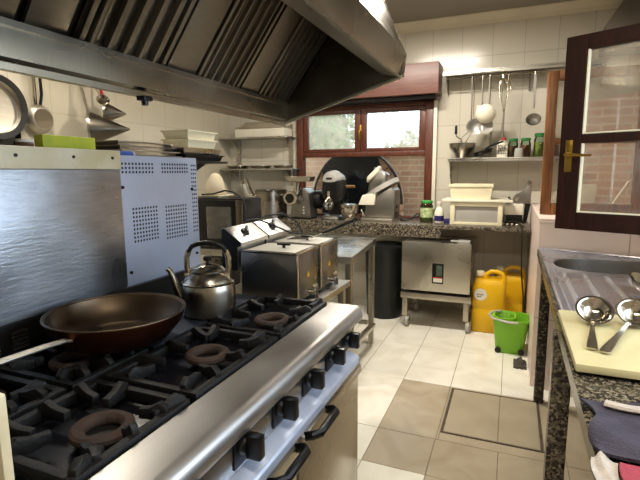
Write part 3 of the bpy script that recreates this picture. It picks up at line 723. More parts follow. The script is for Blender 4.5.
# ------------------------------------------------------------------ fryers on their stand
fs = thing('fryer_stand', 'low steel stand carrying the two deep fryers at the end of the range', 'stand', (-1.0, 1.95, 0))
part('stand_top', MB().bx(-1.24, -.74, 1.655, 2.20, .80, .83, .004), STEEL_TOP, fs)
for x in (-1.21, -.775):
    for y in (1.70, 2.165): part('leg', MB().bx(x - .016, x + .016, y - .016, y + .016, 0, .799, .003), STEEL, fs)
part('lower_shelf', MB().bx(-1.19, -.795, 1.715, 2.15, .22, .235, .002), STEEL_TOP, fs)
def fryer(y0, y1, label):
    t = thing('deep_fryer', label, 'fryer', (-.99, (y0 + y1) / 2, .831), 0, 'deep fryers on the stand')
    part('tank', MB().bx(-1.05, -.79, y0, y1, .848, 1.046, .005), TANKST, t)
    m = MB(); r = .012
    for a in ((-.802, -.785, y0 - .002, y1 + .002), (-1.044, -.802, y0 - .002, y0 + r), (-1.044, -.802, y1 - r, y1 + .002)): m.bx(*a, 1.0465, 1.056, .003)
    m.bx(-.7895, -.784, y0 - .003, y0 + .014, .85, 1.046, .001)
    part('rim', m, POLISH, t)
    l = part('lid', MB().bx(-1.042, -.803, y0 + .013, y1 - .013, 1.0468, 1.053, .003), LIDST, t)
    yc = (y0 + y1) / 2
    part('lid_handle', MB().bx(-.935, -.875, yc - .009, yc + .009, 1.0645, 1.074, .003).cyl((-.905, yc, 1.0535), (-.905, yc, 1.066), .007, n=12), BLACKP, l)
    m = MB(); m.prism(yp([(-1.145, .96), (-1.145, 1.14), (-1.130, 1.145), (-1.046, 1.086), (-1.046, 1.070), (-1.065, 1.066), (-1.065, .96)], y0 + .002), (0, y1 - y0 - .004, 0), .003)
    cb = part('control_box', m, RAILST, t)
    part('box_side', MB().prism(yp([(-1.143, .962), (-1.143, 1.138), (-1.130, 1.142), (-1.049, 1.085), (-1.049, 1.071), (-1.067, 1.064), (-1.067, .962)], y0 - .0005), (0, .003, 0)), BLACKM, cb)
    nrm = Vector((.059, 0, .084)).normalized(); k = Vector((-1.088, yc - .02, 1.1160))
    m = MB(); m.cyl(k, k + nrm * .012, .023, .020, 20, .002); m.bx(-.025, .025, -.006, .006, .012, .026, .003, M=Matrix.Translation(k) @ nrm.to_track_quat('Z', 'Y').to_matrix().to_4x4() @ Matrix.Rotation(.7, 4, 'Z'))
    part('thermostat_knob', m, BLACKP, cb)
    m = MB(); zt = .868
    m.cyl((-.79, yc, zt), (-.752, yc, zt), .011, n=16); m.cyl((-.755, yc, zt + .012), (-.755, yc, zt - .022), .010, n=16); m.cyl((-.762, yc, zt), (-.762, yc, zt + .026), .006, n=12); m.tube([(-.762, yc - .024, zt + .028), (-.762, yc, zt + .031), (-.762, yc + .024, zt + .028)], .006, 10)
    part('drain_tap', m, POLISH, t)
    part('warning_sticker', MB().prism([(-.7898, yc - .014, .935), (-.7898, yc + .014, .935), (-.7898, yc, .96)], (.0006, 0, 0)), YELLOW, t)
    m = MB()
    for x in (-1.02, -.82):
        for y in (y0 + .025, y1 - .025): m.cyl((x, y, .8305), (x, y, .848), .012, n=12)
    each('foot', m, BLACKR, t)
fryer(1.662, 1.902, 'deep fryer nearest the range with knob and drain tap')
fryer(1.912, 2.152, 'deep fryer farther from the range with basket handles over it')
for k, (lb, dy) in enumerate((('black handled fryer basket rod lying over the far fryer, nearer one', 0), ('black handled fryer basket rod over the far fryer, farther one', .055))):
    t = thing('fryer_basket', lb, 'basket', (-.93, 2.03 + dy, 1.056), 0, 'fryer baskets')
    part('wire', MB().tube([(-.99, 1.985 + dy, 1.060), (-.90, 1.99 + dy, 1.064), (-.86, 1.995 + dy, 1.078), (-.80, 2.0 + dy, 1.10)], .003, 8).tube([(-.99, 2.015 + dy, 1.060), (-.90, 2.012 + dy, 1.064), (-.86, 2.007 + dy, 1.078), (-.80, 2.0 + dy, 1.10)], .003, 8), POLISH, t)
    part('grip', MB().tube([(-.812, 2.0 + dy, 1.096), (-.75, 2.0 + dy, 1.12), (-.69, 2.0 + dy, 1.147), (-.655, 2.0 + dy, 1.16)], [.007, .0085, .009, .0075], 10), BLACKP, t)
solo('power_cord', MB().tube([(-1.16, 1.85, 1.12), (-1.15, 1.88, 1.155), (-1.12, 1.93, 1.158), (-1.07, 2.0, 1.122), (-1.01, 2.08, 1.075), (-.99, 2.16, 1.068), (-1.03, 2.19, 1.12), (-1.10, 2.16, 1.165), (-1.15, 2.06, 1.16), (-1.165, 2.0, 1.12)], .0045, 8), BLACKR, 'black power cord looped over the fryer control boxes', 'cord', (-1.1, 2.0, 1.05))

# ------------------------------------------------------------------ steel table beyond the fryers
tb = thing('steel_table', 'stainless steel work table between the fryers and the granite counter', 'table', (-1.5, 3.0, 0))
TA = [(-.885, 2.66), (-.968, 3.52), (-2.15, 3.52), (-2.15, 2.60)]
part('table_top', MB().prism([(x, y, .815) for x, y in TA], (0, 0, .045), .004), STEEL_TOP, tb)
for x, y in ((-.918, 2.70), (-.99, 3.47), (-2.1, 3.47), (-2.1, 2.66)): part('leg', MB().bx(x - .02, x + .02, y - .02, y + .02, 0, .814, .003), STEEL, tb)
each('lower_rail', MB().bx(-.985, -.945, 2.73, 3.44, .16, .19, .002).bx(-2.12, -2.08, 2.69, 3.44, .16, .19, .002), STEEL, tb)
part('back_rail', MB().bx(-2.08, -1.02, 3.46, 3.485, .16, .19, .002), STEEL, tb)
solo('cream_tub', MB().loft([[(x, y, z) for x, y in ((-1.22 + i, 2.72 + i), (-1.0 - i, 2.72 + i), (-1.0 - i, 2.98 - i), (-1.22 + i, 2.98 - i))] for i, z in ((.012, 0.0), (0, .30), (-.006, .30), (-.006, .312))]), WHITEP, 'cream plastic bin standing on the floor under the steel table', 'bin', (-1.11, 2.85, 0))

mw = thing('microwave', 'black microwave oven with a smeared door on the steel table', 'microwave', (-1.78, 2.85, .861))
part('case', MB().bx(-2.06, -1.645, 2.66, 2.90, .872, 1.205, .006), BLKEN, mw)
d = part('door', MB().bx(-2.055, -1.70, 2.638, 2.659, .88, 1.195, .004), BLACKP, mw)
part('door_window', MB().bx(-1.93, -1.73, 2.6355, 2.638, .93, 1.15, .001), steel('smeared_glass', '#6d6a66', .25, (1, 1, 2), .4, .1, 0, .6), d)
part('control_strip', MB().bx(-1.697, -1.648, 2.64, 2.659, .88, 1.195, .003), steel('side_strip', '#777067', .35, (1, 1, 6), .2), mw)
m = MB()
for x in (-2.02, -1.68):
    for y in (2.7, 2.86): m.cyl((x, y, .8605), (x, y, .873), .014, n=12)
each('foot', m, BLACKR, mw)
solo('cream_tray', tray(-2.05, -1.87, 2.70, 2.89, 1.2055, .016), CREAMP, 'shallow cream tray lying on top of the microwave', 'tray', (-1.96, 2.79, 1.206))
m = MB()
m.loft([[(-1.962 + (r * (1 + .08 * math.sin(3 * a + z * 40))) * math.cos(a), 2.80 + r * math.sin(a), 1.2085 + z) for a in [2 * PI * i / 28 for i in range(28)]] for r, z in ((.066, 0), (.074, .02), (.072, .06), (.062, .10), (.045, .135), (.026, .16), (.010, .168))])
solo('paper_bag', m, PAPER, 'crumpled cone of white paper standing in the tray on the microwave', 'paper bag', (-1.962, 2.80, 1.208), smooth=60)
fp = thing('hand_grater', 'small steel grater with raised handle on top of the microwave', 'grater', (-1.75, 2.83, 1.206))
part('blade_plate', MB().prism([(-1.83, 2.80, 1.2065), (-1.72, 2.80, 1.2065), (-1.75, 2.80, 1.30)], (0, .06, 0), .003), ALU, fp)
part('handle', MB().tube([(-1.765, 2.83, 1.28), (-1.745, 2.83, 1.325), (-1.72, 2.83, 1.335), (-1.70, 2.83, 1.28), (-1.665, 2.83, 1.216)], .010, 10), POLISH, fp)
solo('appliance_cord', MB().tube([(-2.0, 2.69, 1.2285), (-1.90, 2.69, 1.234), (-1.81, 2.69, 1.258), (-1.74, 2.68, 1.250), (-1.68, 2.665, 1.225), (-1.64, 2.65, 1.20), (-1.625, 2.645, 1.15), (-1.62, 2.64, 1.05), (-1.62, 2.64, .92), (-1.60, 2.65, .867)], .006, 8), BLACKR, 'thick black cord draped over the microwave front', 'cord', (-1.7, 2.65, 1.2))

# dark bin
db = thing('waste_bin', 'tall black plastic waste bin between the steel table and the trolley', 'bin', (-1.09, 4.28, 0))
part('bin_body', MB().lathe([(0, 0), (.160, 0), (.168, .01), (.19, .64), (.197, .655), (.197, .68), (.187, .68), (.163, .02), (0, .02)], (-1.09, 4.28, 0), 40), DARKBIN, db)
part('bin_lid', MB().lathe([(.198, .681), (.198, .69), (.15, .705), (0, .715)], (-1.09, 4.28, 0), 40), DARKBIN, db)

# ------------------------------------------------------------------ oven on a trolley
tr = thing('wheeled_trolley', 'low steel trolley on castors under the counter carrying a steel oven', 'trolley', (-.58, 4.2, 0))
part('frame', MB().bx(-.872, -.272, 4.0, 4.55, .262, .315, .004), ALU, tr)
for x in (-.835, -.31):
    for y in (4.03, 4.51):
        part('leg', MB().bx(x - .022, x + .022, y - .022, y + .022, .10, .261, .003), ALU, tr)
        c = part('castor', MB().lathe([(.0, -.016), (.040, -.016), (.046, -.010), (.046, .010), (.040, .016), (0, .016)], (x + .02, y - .01, .0465), 28, 'x'), GREYP, tr, 'grey castor wheel')
        part('fork', MB().bx(x - .002, x + .002, y - .02, y + .02, .03, .099, .001).bx(x + .038, x + .042, y - .02, y + .02, .03, .099, .001).bx(x - .002, x + .042, y - .02, y + .02, .0945, .0995, .001), ALU, c)
ob = thing('steel_oven', 'boxy stainless steel oven with a small black control window on the trolley', 'oven', (-.58, 4.25, .316))
part('oven_case', MB().bx(-.865, -.285, 4.02, 4.52, .335, .768, .006), STEEL, ob)
part('oven_front', MB().bx(-.866, -.284, 3.998, 4.019, .343, .772, .004), STEEL, ob)
cp = part('control_window', MB().bx(-.60, -.503, 3.994, 3.9975, .415, .592, .002), BLACKP, ob)
part('switch', MB().bx(-.565, -.515, 3.988, 3.9939, .485, .575, .003), mat('grey_green_switch', '#4b5a50', .4), cp)
part('label', MB().bx(-.588, -.512, 3.9925, 3.9939, .428, .462, .0005), LABELW, cp, 'red and white sticker')
part('label_band', MB().bx(-.588, -.512, 3.9925, 3.9939, .463, .474, .0005), LABELR, cp)
each('foot', MB().bx(-.84, -.80, 4.05, 4.48, .3155, .335).bx(-.35, -.31, 4.05, 4.48, .3155, .335), BLACKR, ob)
gd = solo('grey_hinge_box', MB().bx(-.40, -.30, 4.03, 4.12, .769, .792, .004).bx(-.46, -.40, 4.05, 4.08, .779, .792, .003), GREYP, 'small grey latch box on the top right corner of the trolley oven', 'latch', (-.36, 4.07, .769))

# ------------------------------------------------------------------ yellow jugs
def jug(x, y, label):
    t = thing('plastic_jug', label, 'jug', (x, y, 0), 0, 'yellow jugs under the counter')
    w, d = .135, .10; m = MB(); rings = []
    for z, k in ((0, .93), (.012, 1), (.20, 1.0), (.205, .985), (.215, .985), (.22, 1), (.40, 1), (.44, .93), (.462, .80)):
        rings.append([(x + w * k * math.copysign(abs(math.cos(a)) ** .35, math.cos(a)), y + d * k * math.copysign(abs(math.sin(a)) ** .35, math.sin(a)), z) for a in [2 * PI * i / 40 for i in range(40)]])
    m.loft(rings); part('jug_body', m, YELLOW, t)
    m = MB(); m.tube([(x - .03, y, .445), (x - .028, y, .495), (x + .01, y, .520), (x + .06, y, .522), (x + .10, y, .505), (x + .115, y, .47), (x + .115, y, .42)], [.022, .02, .019, .019, .02, .022, .024], 14)
    part('jug_handle', m, YELLOW, t)
    n = part('jug_neck', MB().lathe([(.030, .455), (.030, .475), (.028, .48)], (x - .078, y, 0), 24, cap=True), YELLOW, t)
    part('cap', MB().lathe([(.033, .4805), (.033, .515), (.030, .52), (0, .52)], (x - .078, y, 0), 24), CREAMP, t, 'cream screw cap')
    return t
j1 = jug(-.135, 4.17, 'yellow plastic jug with round white label, nearer of the two')
lbl = part('round_label', MB().cyl((-.20, 4.0695, .335), (-.20, 4.068, .335), .052, n=32), LABELW, j1, 'round white paper label')
m = MB(); rd = random.Random(9)
for r_, n_ in ((0, 6), (-1, 4)):
    for k in range(n_): m.bx(-.228 + k * .0095, -.228 + k * .0095 + rd.uniform(.004, .008), 4.0674, 4.0679, .330 + r_ * .018, .342 + r_ * .018 + rd.uniform(-.003, .003))
part('label_print', m, LABELK, lbl)
jug(.02, 4.42, 'yellow plastic jug standing behind the labelled one against the wall')

# ------------------------------------------------------------------ mop bucket, rag
bk = thing('mop_bucket', 'lime green mop bucket with wringer and grey handle beside the yellow jugs', 'bucket', (.055, 3.72, 0))
def rrect(cx, cy, w, d, z, p=.4, n=40): return [(cx + w * math.copysign(abs(math.cos(a)) ** p, math.cos(a)), cy + d * math.copysign(abs(math.sin(a)) ** p, math.sin(a)), z) for a in [2 * PI * i / n for i in range(n)]]
bx, by = .045, 3.74
m = MB(); m.loft([rrect(bx, by, w, d, z) for w, d, z in ((.095, .085, 0), (.10, .09, .01), (.128, .122, .255), (.135, .130, .258), (.135, .130, .272), (.126, .12, .272), (.094, .085, .02), (.05, .05, .02))], cap=False)
m.loft([rrect(bx, by, .095, .085, 0), rrect(bx, by, .09, .08, .018)]); part('bucket_body', m, LIME, bk)
m = MB(); wx = bx - .045; m.loft([rrect(wx, by, w, d, z, .6) for w, d, z in ((.082, .115, .274), (.082, .115, .280), (.070, .10, .280), (.045, .06, .175), (.02, .03, .172))], cap=False); wr = part('wringer', m, LIME, bk)
m = MB()
for i in range(14):
    a = 2 * PI * i / 14
    for k in (.35, .6, .82): m.lathe([(0, 0), (.006, 0), (.0065, .0008), (0, .001)], (wx + (.045 + .025 * k) * math.cos(a), by + (.06 + .04 * k) * math.sin(a), .1805 + .1 * k), 8)
part('wringer_holes', m, BLACKR, wr)
m = MB(); m.tube([(bx - .075, by + .10, .276), (bx - .135, by + .06, .276), (bx - .155, by - .02, .274), (bx - .13, by - .10, .270), (bx - .02, by - .145, .262), (bx + .05, by - .138, .262)], .011, 12, flat=.8); part('bail_handle', m, GREYP, bk, 'grey plastic carrying handle')
m = MB()
for sx in (-1, 1): m.cyl((bx + sx * .082, by - .090, .024), (bx + sx * .082, by - .104, .024), .022, n=20)
each('foot_cap', m, BLACKR, bk)
m = MB(); rd = random.Random(4)
m.grid(lambda u, v: (.075 + .085 * u, 3.38 + .15 * v, .012 + .034 * math.sin(PI * u) * math.sin(PI * v) * (1 + .5 * math.sin(9 * u + 5 * v)) + .006 * math.sin(17 * u) * math.cos(13 * v)), 28, 28, .011)
solo('floor_rag', m, RAG, 'crumpled grey rag on the floor by the low wall', 'rag', (.12, 3.45, 0), smooth=80)
solo('hanging_cable', MB().tube([(.09, 4.40, .93), (.095, 4.2, .916), (.10, 4.135, .905), (.10, 4.13, .85), (.105, 4.15, .70), (.115, 4.2, .5), (.14, 4.25, .3), (.15, 4.3, .05), (.15, 4.35, .006)], .006, 8), BLACKR, 'black cable hanging from the counter by the low wall', 'cable', (.1, 4.2, .0))

# ------------------------------------------------------------------ things on the counter
sp = thing('stock_pot', 'tall steel stock pot at the left end of the granite counter', 'pot', (-2.39, 4.42, CT))
part('pot_body', MB().lathe([(0, .0), (.165, 0), (.172, .006), (.172, .275), (.178, .282), (.178, .287), (.170, .287), (.166, .01), (0, .008)], (-2.39, 4.42, CT), 48), KETTLE, sp)
m = MB()
for s in (-1, 1): m.tube([(-2.39 + .172 * s * .8, 4.42 - .172 * .62, CT + .235), (-2.39 + .19 * s, 4.42 - .16, CT + .24), (-2.39 + .22 * s, 4.42 - .09, CT + .24), (-2.39 + .172 * s * .98, 4.42 - .172 * .12, CT + .235)], .007, 8)
each('side_handle', m, POLISH, sp)

mg = thing('meat_grinder', 'silver electric meat grinder with feed tray on the granite counter', 'grinder', (-1.98, 4.38, CT))
part('motor_case', MB().prism([(-2.10, 4.28, CT + .012), (-1.86, 4.28, CT + .012), (-1.885, 4.28, CT + .27), (-1.93, 4.28, CT + .31), (-2.02, 4.28, CT + .31), (-2.07, 4.28, CT + .20)], (0, .20, 0), .014), DULL, mg)
part('motor_dome', MB().cyl((-1.80, 4.47, CT + .19), (-1.90, 4.40, CT + .19), .095, n=32, bev=.03), BLACKM, mg)
part('grinder_head', MB().lathe([(0, .012), (.045, .012), (.048, 0), (.066, 0), (.072, .008), (.072, .045), (.056, .055), (.045, .12), (0, .12)], (-2.04, 4.16, CT + .215), 36, 'y'), POLISH, mg)
part('cutting_plate', MB().cyl((-2.04, 4.171, CT + .215), (-2.04, 4.175, CT + .215), .044, n=32), BLACKM, mg)
part('feed_tube', MB().cyl((-1.995, 4.23, CT + .255), (-1.985, 4.23, CT + .372), .030, .036, 28), POLISH, mg)
m = MB(); m.loft([rrect(-1.97, 4.26, w, d, z, .5) for w, d, z in ((.06, .05, CT + .373), (.135, .085, CT + .383), (.15, .10, CT + .43), (.143, .093, CT + .43), (.125, .078, CT + .388), (.04, .04, CT + .383))], cap=False); part('feed_tray', m, ALU, mg)
m = MB()
for k in range(3): m.cyl((-1.94, 4.2805, CT + .06 + .03 * k), (-1.94, 4.274, CT + .06 + .03 * k), .007, n=12)
each('button', m, LABELW, mg)
each('foot', MB().bx(-2.09, -2.06, 4.29, 4.46, CT + .0005, CT + .012).bx(-1.90, -1.87, 4.29, 4.46, CT + .0005, CT + .012), BLACKR, mg)

mx = thing('stand_mixer', 'black stand mixer with silver cap and wire whisk before the window', 'mixer', (-1.65, 4.40, CT))
X, Y = -1.650, 4.42
part('base', MB().loft([rrect(X, Y - .03, w, d, z, .6) for w, d, z in ((.105, .13, CT + .0005), (.11, .135, CT + .012), (.105, .13, CT + .035), (.09, .11, CT + .046))]), DULL, mx)
part('column', MB().loft([rrect(X, Y + .03, w, d, z, .6) for w, d, z in ((.075, .06, CT + .046), (.068, .05, CT + .12), (.075, .055, CT + .22))]), BLACKP, mx)
m = MB(); rings = []
for y, w, hh, zc in ((-.17, .055, .09, .29), (-.165, .077, .12, .30), (-.13, .088, .145, .31), (-.02, .092, .15, .315), (.08, .085, .13, .31), (.13, .055, .09, .30)):
    rings.append([(X + w * math.copysign(abs(math.cos(a)) ** .7, math.cos(a)), Y + y, CT + zc + hh * math.copysign(abs(math.sin(a)) ** .7, math.sin(a))) for a in [2 * PI * i / 32 for i in range(32)]])
m.loft(rings); hdm = part('motor_head', m, BLACKP, mx)
m = MB(); rings = []
for y, w, hh, zc in ((-.172, .05, .04, .385), (-.168, .07, .06, .39), (-.125, .088, .085, .395), (-.02, .092, .09, .40), (.09, .08, .075, .39)):
    rings.append([(X + w * math.cos(a), Y + y, CT + zc + hh * (math.sin(a) if math.sin(a) > 0 else .3 * math.sin(a))) for a in [2 * PI * i / 32 for i in range(32)]])
m.loft(rings); part('silver_cap', m, GREYP, hdm, 'silver plastic cap over the motor head')
part('cap_window', MB().bx(X - .03, X + .03, Y - .178, Y - .170, CT + .40, CT + .42, .003), BLACKP, hdm)
m = MB(); zt = CT + .235
for q in range(6):
    a = PI * q / 6; c, s = math.cos(a), math.sin(a)
    m.tube([(X + .0 + k * c, Y - .19 + k * s, zt - z) for k, z in ((.008, 0), (.03, .03), (.045, .07), (.040, .105), (.02, .125), (0, .13), (-.02, .125), (-.040, .105), (-.045, .07), (-.03, .03), (-.008, 0))], .0028, 6)
m.cyl((X, Y - .19, zt - .01), (X, Y - .19, zt + .05), .014, n=16); m.cyl((X, Y - .19, zt + .04), (X, Y - .15, zt + .045), .010, n=12)
part('wire_whisk', m, POLISH, mx)
bw_ = thing('mixing_bowl', 'steel mixing bowl beside the black stand mixer', 'bowl', (-1.455, 4.29, CT))
part('bowl_body', MB().lathe([(0, .012), (.04, .012), (.05, .03), (.080, .06), (.095, .11), (.098, .150), (.103, .153), (.103, .157), (.095, .155), (.091, .11), (.075, .065), (0, .02)], (-1.455, 4.29, CT), 40), POLISH, bw_)
part('bowl_foot', MB().lathe([(.045, .0005), (.055, .0005), (.050, .02), (.042, .02)], (-1.455, 4.29, CT), 32), POLISH, bw_)
part('bowl_handle', MB().tube([(-1.49, 4.215, CT + .05), (-1.51, 4.185, CT + .08), (-1.505, 4.175, CT + .115), (-1.49, 4.205, CT + .13)], .006, 8), BLACKP, bw_)
solo('whisk_attachment', MB().tube([(-1.32, 4.27, CT + .006), (-1.305, 4.25, CT + .05), (-1.312, 4.255, CT + .09), (-1.325, 4.265, CT + .115)], .005, 8).tube([(-1.30, 4.262, CT + .006), (-1.29, 4.25, CT + .05), (-1.305, 4.255, CT + .09)], .004, 8), ALU, 'bent wire dough hook standing between the mixing bowl and the slicer', 'dough hook', (-1.31, 4.26, CT))

vc = thing('vegetable_cutter', 'large grey vegetable cutting machine with slanted lid on the counter', 'food processor', (-1.19, 4.42, CT))
part('base_plate', MB().bx(-1.33, -1.02, 4.26, 4.60, CT + .0005, CT + .03, .006), ALU, vc)
m = MB(); X, Y = -1.165, 4.45
m.prism([(X - .155, Y - .12, CT + .031), (X + .145, Y - .12, CT + .031), (X + .150, Y - .12, CT + .30), (X + .11, Y - .12, CT + .325), (X - .14, Y - .12, CT + .20)], (0, .24, 0), .02); part('motor_housing', m, DULL, vc)
m = MB(); sl = Vector((.86, 0, .50)).normalized(); nn = Vector((-sl.z, 0, sl.x)); c0 = Vector((X - .01, Y, CT + .305))
SM = Matrix(((sl.x, 0, nn.x, c0.x), (0, 1, 0, c0.y), (sl.z, 0, nn.z, c0.z), (0, 0, 0, 1)))
rings = []
for z in (-.02, .025): rings.append([SM @ Vector((max(-.20, .185 * math.cos(a)) , .16 * math.sin(a), z)) for a in [2 * PI * i / 40 for i in range(40)]])
m.loft(rings); part('lid_disc', m, GREYP, vc, 'pale grey rounded lid')
m = MB(); m.prism([(X - .205, Y - .15, CT + .155), (X - .045, Y - .15, CT + .155), (X - .030, Y - .15, CT + .275), (X - .165, Y - .15, CT + .25)], (0, .22, 0), .008); part('outlet_chute', m, WHITEP, vc, 'white outlet chute')
def hop(w, d, z, x, y, tz=0.): return [(X + x + w * math.copysign(abs(math.cos(a)) ** .6, math.cos(a)), Y + y + d * math.copysign(abs(math.sin(a)) ** .6, math.sin(a)), CT + z + tz * math.copysign(abs(math.cos(a)) ** .6, math.cos(a))) for a in [2 * PI * i / 32 for i in range(32)]]
m = MB(); m.loft([hop(.098, .08, .27, -.045, -.03, .045), hop(.095, .078, .37, -.03, -.03, .03), hop(.082, .07, .44, -.01, -.03, .0), hop(.066, .06, .485, -.01, -.03, -.03)])
fh = part('feed_hopper', m, DULL, vc)
m = MB(); m.loft([hop(.06, .062, .415, -.075, -.045, .05), hop(.068, .07, .43, -.075, -.045, .055), hop(.066, .07, .465, -.075, -.045, .05), hop(.05, .055, .482, -.07, -.045, .045)]); part('hopper_top', m, WHITEP, fh, 'white pusher cap')
m = MB(); m.loft([hop(.022, .02, .478, -.07, -.06, .02), hop(.020, .018, .494, -.07, -.06, .02)]); part('hopper_grip', m, BLACKP, fh)
each('switch', MB().cyl((X + .149, Y - .05, CT + .14), (X + .16, Y - .05, CT + .14), .014, n=14).cyl((X + .149, Y - .05, CT + .08), (X + .16, Y - .05, CT + .08), .014, n=14), BLACKP, vc)
solo('counter_cable', MB().tube([(-1.0, 4.50, CT + .05), (-.97, 4.42, CT + .012), (-.92, 4.36, CT + .008), (-.86, 4.38, CT + .03), (-.83, 4.46, CT + .07), (-.80, 4.55, CT + .06), (-.86, 4.62, CT + .02), (-.95, 4.6, CT + .008)], .006, 8), BLACKR, 'black cable curling beside the vegetable cutter on the counter', 'cable', (-.9, 4.45, CT))

t = thing('glass_jar', 'glass jar with bright green lid on the counter right of the window jamb', 'jar', (-.73, 4.42, CT))
part('jar_content', MB().lathe([(0, .006), (.052, .006), (.054, .02), (.054, .13), (0, .135)], (-.73, 4.42, CT), 28), PICKLE, t)
part('jar_label', MB().lathe([(.0592, .045), (.0592, .135)], (-.73, 4.42, CT), 40), mat('green_white_label', '#c9d3a8', .6, 0, .1, 40, '#7fa050'), t)
part('jar_body', MB().lathe([(0, .001), (.056, .001), (.0585, .01), (.0585, .15), (.05, .165), (.048, .178)], (-.73, 4.42, CT), 32), JARGLASS, t)
part('lid', MB().lathe([(.052, .176), (.054, .18), (.054, .198), (.05, .202), (0, .202)], (-.73, 4.42, CT), 32), GREENB, t)
t = thing('cream_bottle', 'white bottle with violet label on the counter beside the green lidded jar', 'bottle', (-.61, 4.40, CT))
part('bottle_body', MB().lathe([(0, .0), (.04, 0), (.043, .008), (.043, .10), (.03, .13), (.016, .145), (.016, .165)], (-.61, 4.40, CT), 28), WHITEP, t)
part('bottle_label', MB().lathe([(.0437, .015), (.0437, .065)], (-.61, 4.40, CT), 32), LABELV, t)
part('cap', MB().lathe([(.019, .1655), (.019, .19), (.015, .195), (0, .195)], (-.61, 4.40, CT), 20), LABELW, t)
solo('violet_packet', MB().bx(-.555, -.50, 4.30, 4.345, CT + .0005, CT + .045, .006), LABELV, 'small dark violet packet lying beside the white bottle', 'packet', (-.53, 4.32, CT))

cs = thing('plastic_rack', 'white plastic rack with wide board top at the right of the counter', 'rack', (-.28, 4.42, CT))
part('board_top', MB().prism([(-.575, 4.26, 1.108), (.02, 4.26, 1.108), (-.01, 4.36, 1.108), (-.01, 4.62, 1.108), (-.575, 4.62, 1.108)], (0, 0, .022), .006), WHITEP, cs)
m = MB(); m.bx(-.50, -.46, 4.28, 4.58, CT + .0005, 1.107, .005).bx(-.10, -.06, 4.28, 4.58, CT + .0005, 1.107, .005).bx(-.46, -.10, 4.28, 4.30, 1.07, 1.107, .004).bx(-.46, -.10, 4.28, 4.30, CT + .0005, .93, .004)
part('side_frame', m, CREAMP, cs)
part('front_panel', MB().bx(-.46, -.10, 4.302, 4.312, .93, 1.07, .002), GREYP, cs)
tbm = MB(); a = (-.515, -.15, 4.30, 4.56)
tbm.loft([[(x, y, z) for x, y in ((a[0] + i, a[2] + i), (a[1] - i, a[2] + i), (a[1] - i, a[3] - i), (a[0] + i, a[3] - i))] for i, z in ((.016, 1.131), (.002, 1.24), (-.006, 1.24), (-.006, 1.262), (.004, 1.262), (.018, 1.14))])
solo('storage_tub', tbm, CREAMP, 'wide cream plastic tub standing on the white rack', 'tub', (-.33, 4.43, 1.131))

ps = thing('bread_slicer', 'grey metal slicing machine by the low wall at the counter end', 'slicer', (.06, 4.42, CT))
part('side_plate', MB().prism([(.012, 4.39, 1.095), (.014, 4.39, 1.135), (.03, 4.38, 1.165), (.085, 4.38, 1.195), (.125, 4.38, 1.255), (.16, 4.38, 1.262), (.16, 4.38, 1.095)], (0, .10, 0), .008), DULL, ps)
part('white_box', MB().bx(-.045, .10, 4.33, 4.50, 1.0, 1.094, .006), WHITEP, ps)
part('under_gear', MB().bx(-.03, .10, 4.345, 4.49, .945, .999, .01).bx(-.04, .13, 4.34, 4.50, CT + .02, .944, .008), BLACKM, ps)
part('stand_post', MB().prism([(.105, 4.40, CT + .02), (.135, 4.40, CT + .02), (.16, 4.40, 1.094), (.115, 4.40, 1.094)], (0, .06, 0), .004), BLACKM, ps)
part('knob', MB().cyl((.045, 4.379, 1.14), (.045, 4.365, 1.14), .018, n=20, bev=.003).cyl((.14, 4.379, 1.275), (.14, 4.36, 1.275), .020, n=20, bev=.003).bx(.13, .15, 4.385, 4.42, 1.255, 1.29, .003), POLISH, ps)
part('lever_knob', MB().lathe([(0, -.011), (.008, -.008), (.011, 0), (.008, .008), (0, .011)], (-.015, 4.43, 1.143), 16).cyl((-.015, 4.43, 1.143), (.004, 4.43, 1.125), .004, n=8), BLACKP, ps)
m = MB()
for x in (-.06, -.02, .02, .06, .10): m.lathe([(0, 0), (.016, 0), (.018, .006), (.014, .02), (0, .02)], (x, 4.36, CT + .0005), 14)
each('foot', m, POLISH, ps)

# ------------------------------------------------------------------ shelf with jars on the right of the window
rs = thing('wall_shelf', 'grey steel wall shelf holding spice jars right of the window', 'shelf', (-.1, 4.62, 1.48))
part('shelf_plate', MB().bx(-.563, .42, 4.50, 4.748, 1.478, 1.498, .003).bx(-.563, .42, 4.50, 4.506, 1.462, 1.478, .001), STEEL_TOP, rs)
m = MB()
for x in (-.555, .38): m.prism([(x, 4.742, 1.24), (x, 4.748, 1.24), (x, 4.748, 1.477), (x, 4.53, 1.477), (x, 4.53, 1.465)], (.008, 0, 0))
each('bracket', m, STEEL, rs)
SH = 1.4985
fm = thing('food_mill', 'steel food mill with black cranked handle at the left end of the spice shelf', 'food mill', (-.45, 4.61, SH))
part('mill_bowl', MB().lathe([(0, .006), (.05, .006), (.062, .03), (.115, .095), (.118, .13), (.122, .132), (.122, .137), (.114, .135), (.11, .098), (.055, .03), (0, .015)], (-.45, 4.62, SH), 36), KETTLE, fm)
cr = part('crank', MB().tube([(-.45, 4.62, SH + .02), (-.45, 4.62, SH + .14), (-.46, 4.60, SH + .175), (-.50, 4.58, SH + .20), (-.505, 4.575, SH + .225)], .0055, 8), POLISH, fm)
part('crank_knob', MB().cyl((-.505, 4.575, SH + .22), (-.505, 4.575, SH + .30), .013, .011, 14, .003), BLACKP, cr)
part('bail_wire', MB().tube([(-.47, 4.6, SH + .14), (-.45, 4.58, SH + .19), (-.40, 4.56, SH + .23), (-.36, 4.56, SH + .24), (-.40, 4.57, SH + .17), (-.43, 4.6, SH + .12)], .003, 6), POLISH, fm)
sk = thing('black_skillet', 'small black pan lying tilted with its handle up beside the food mill', 'pan', (-.31, 4.60, SH))
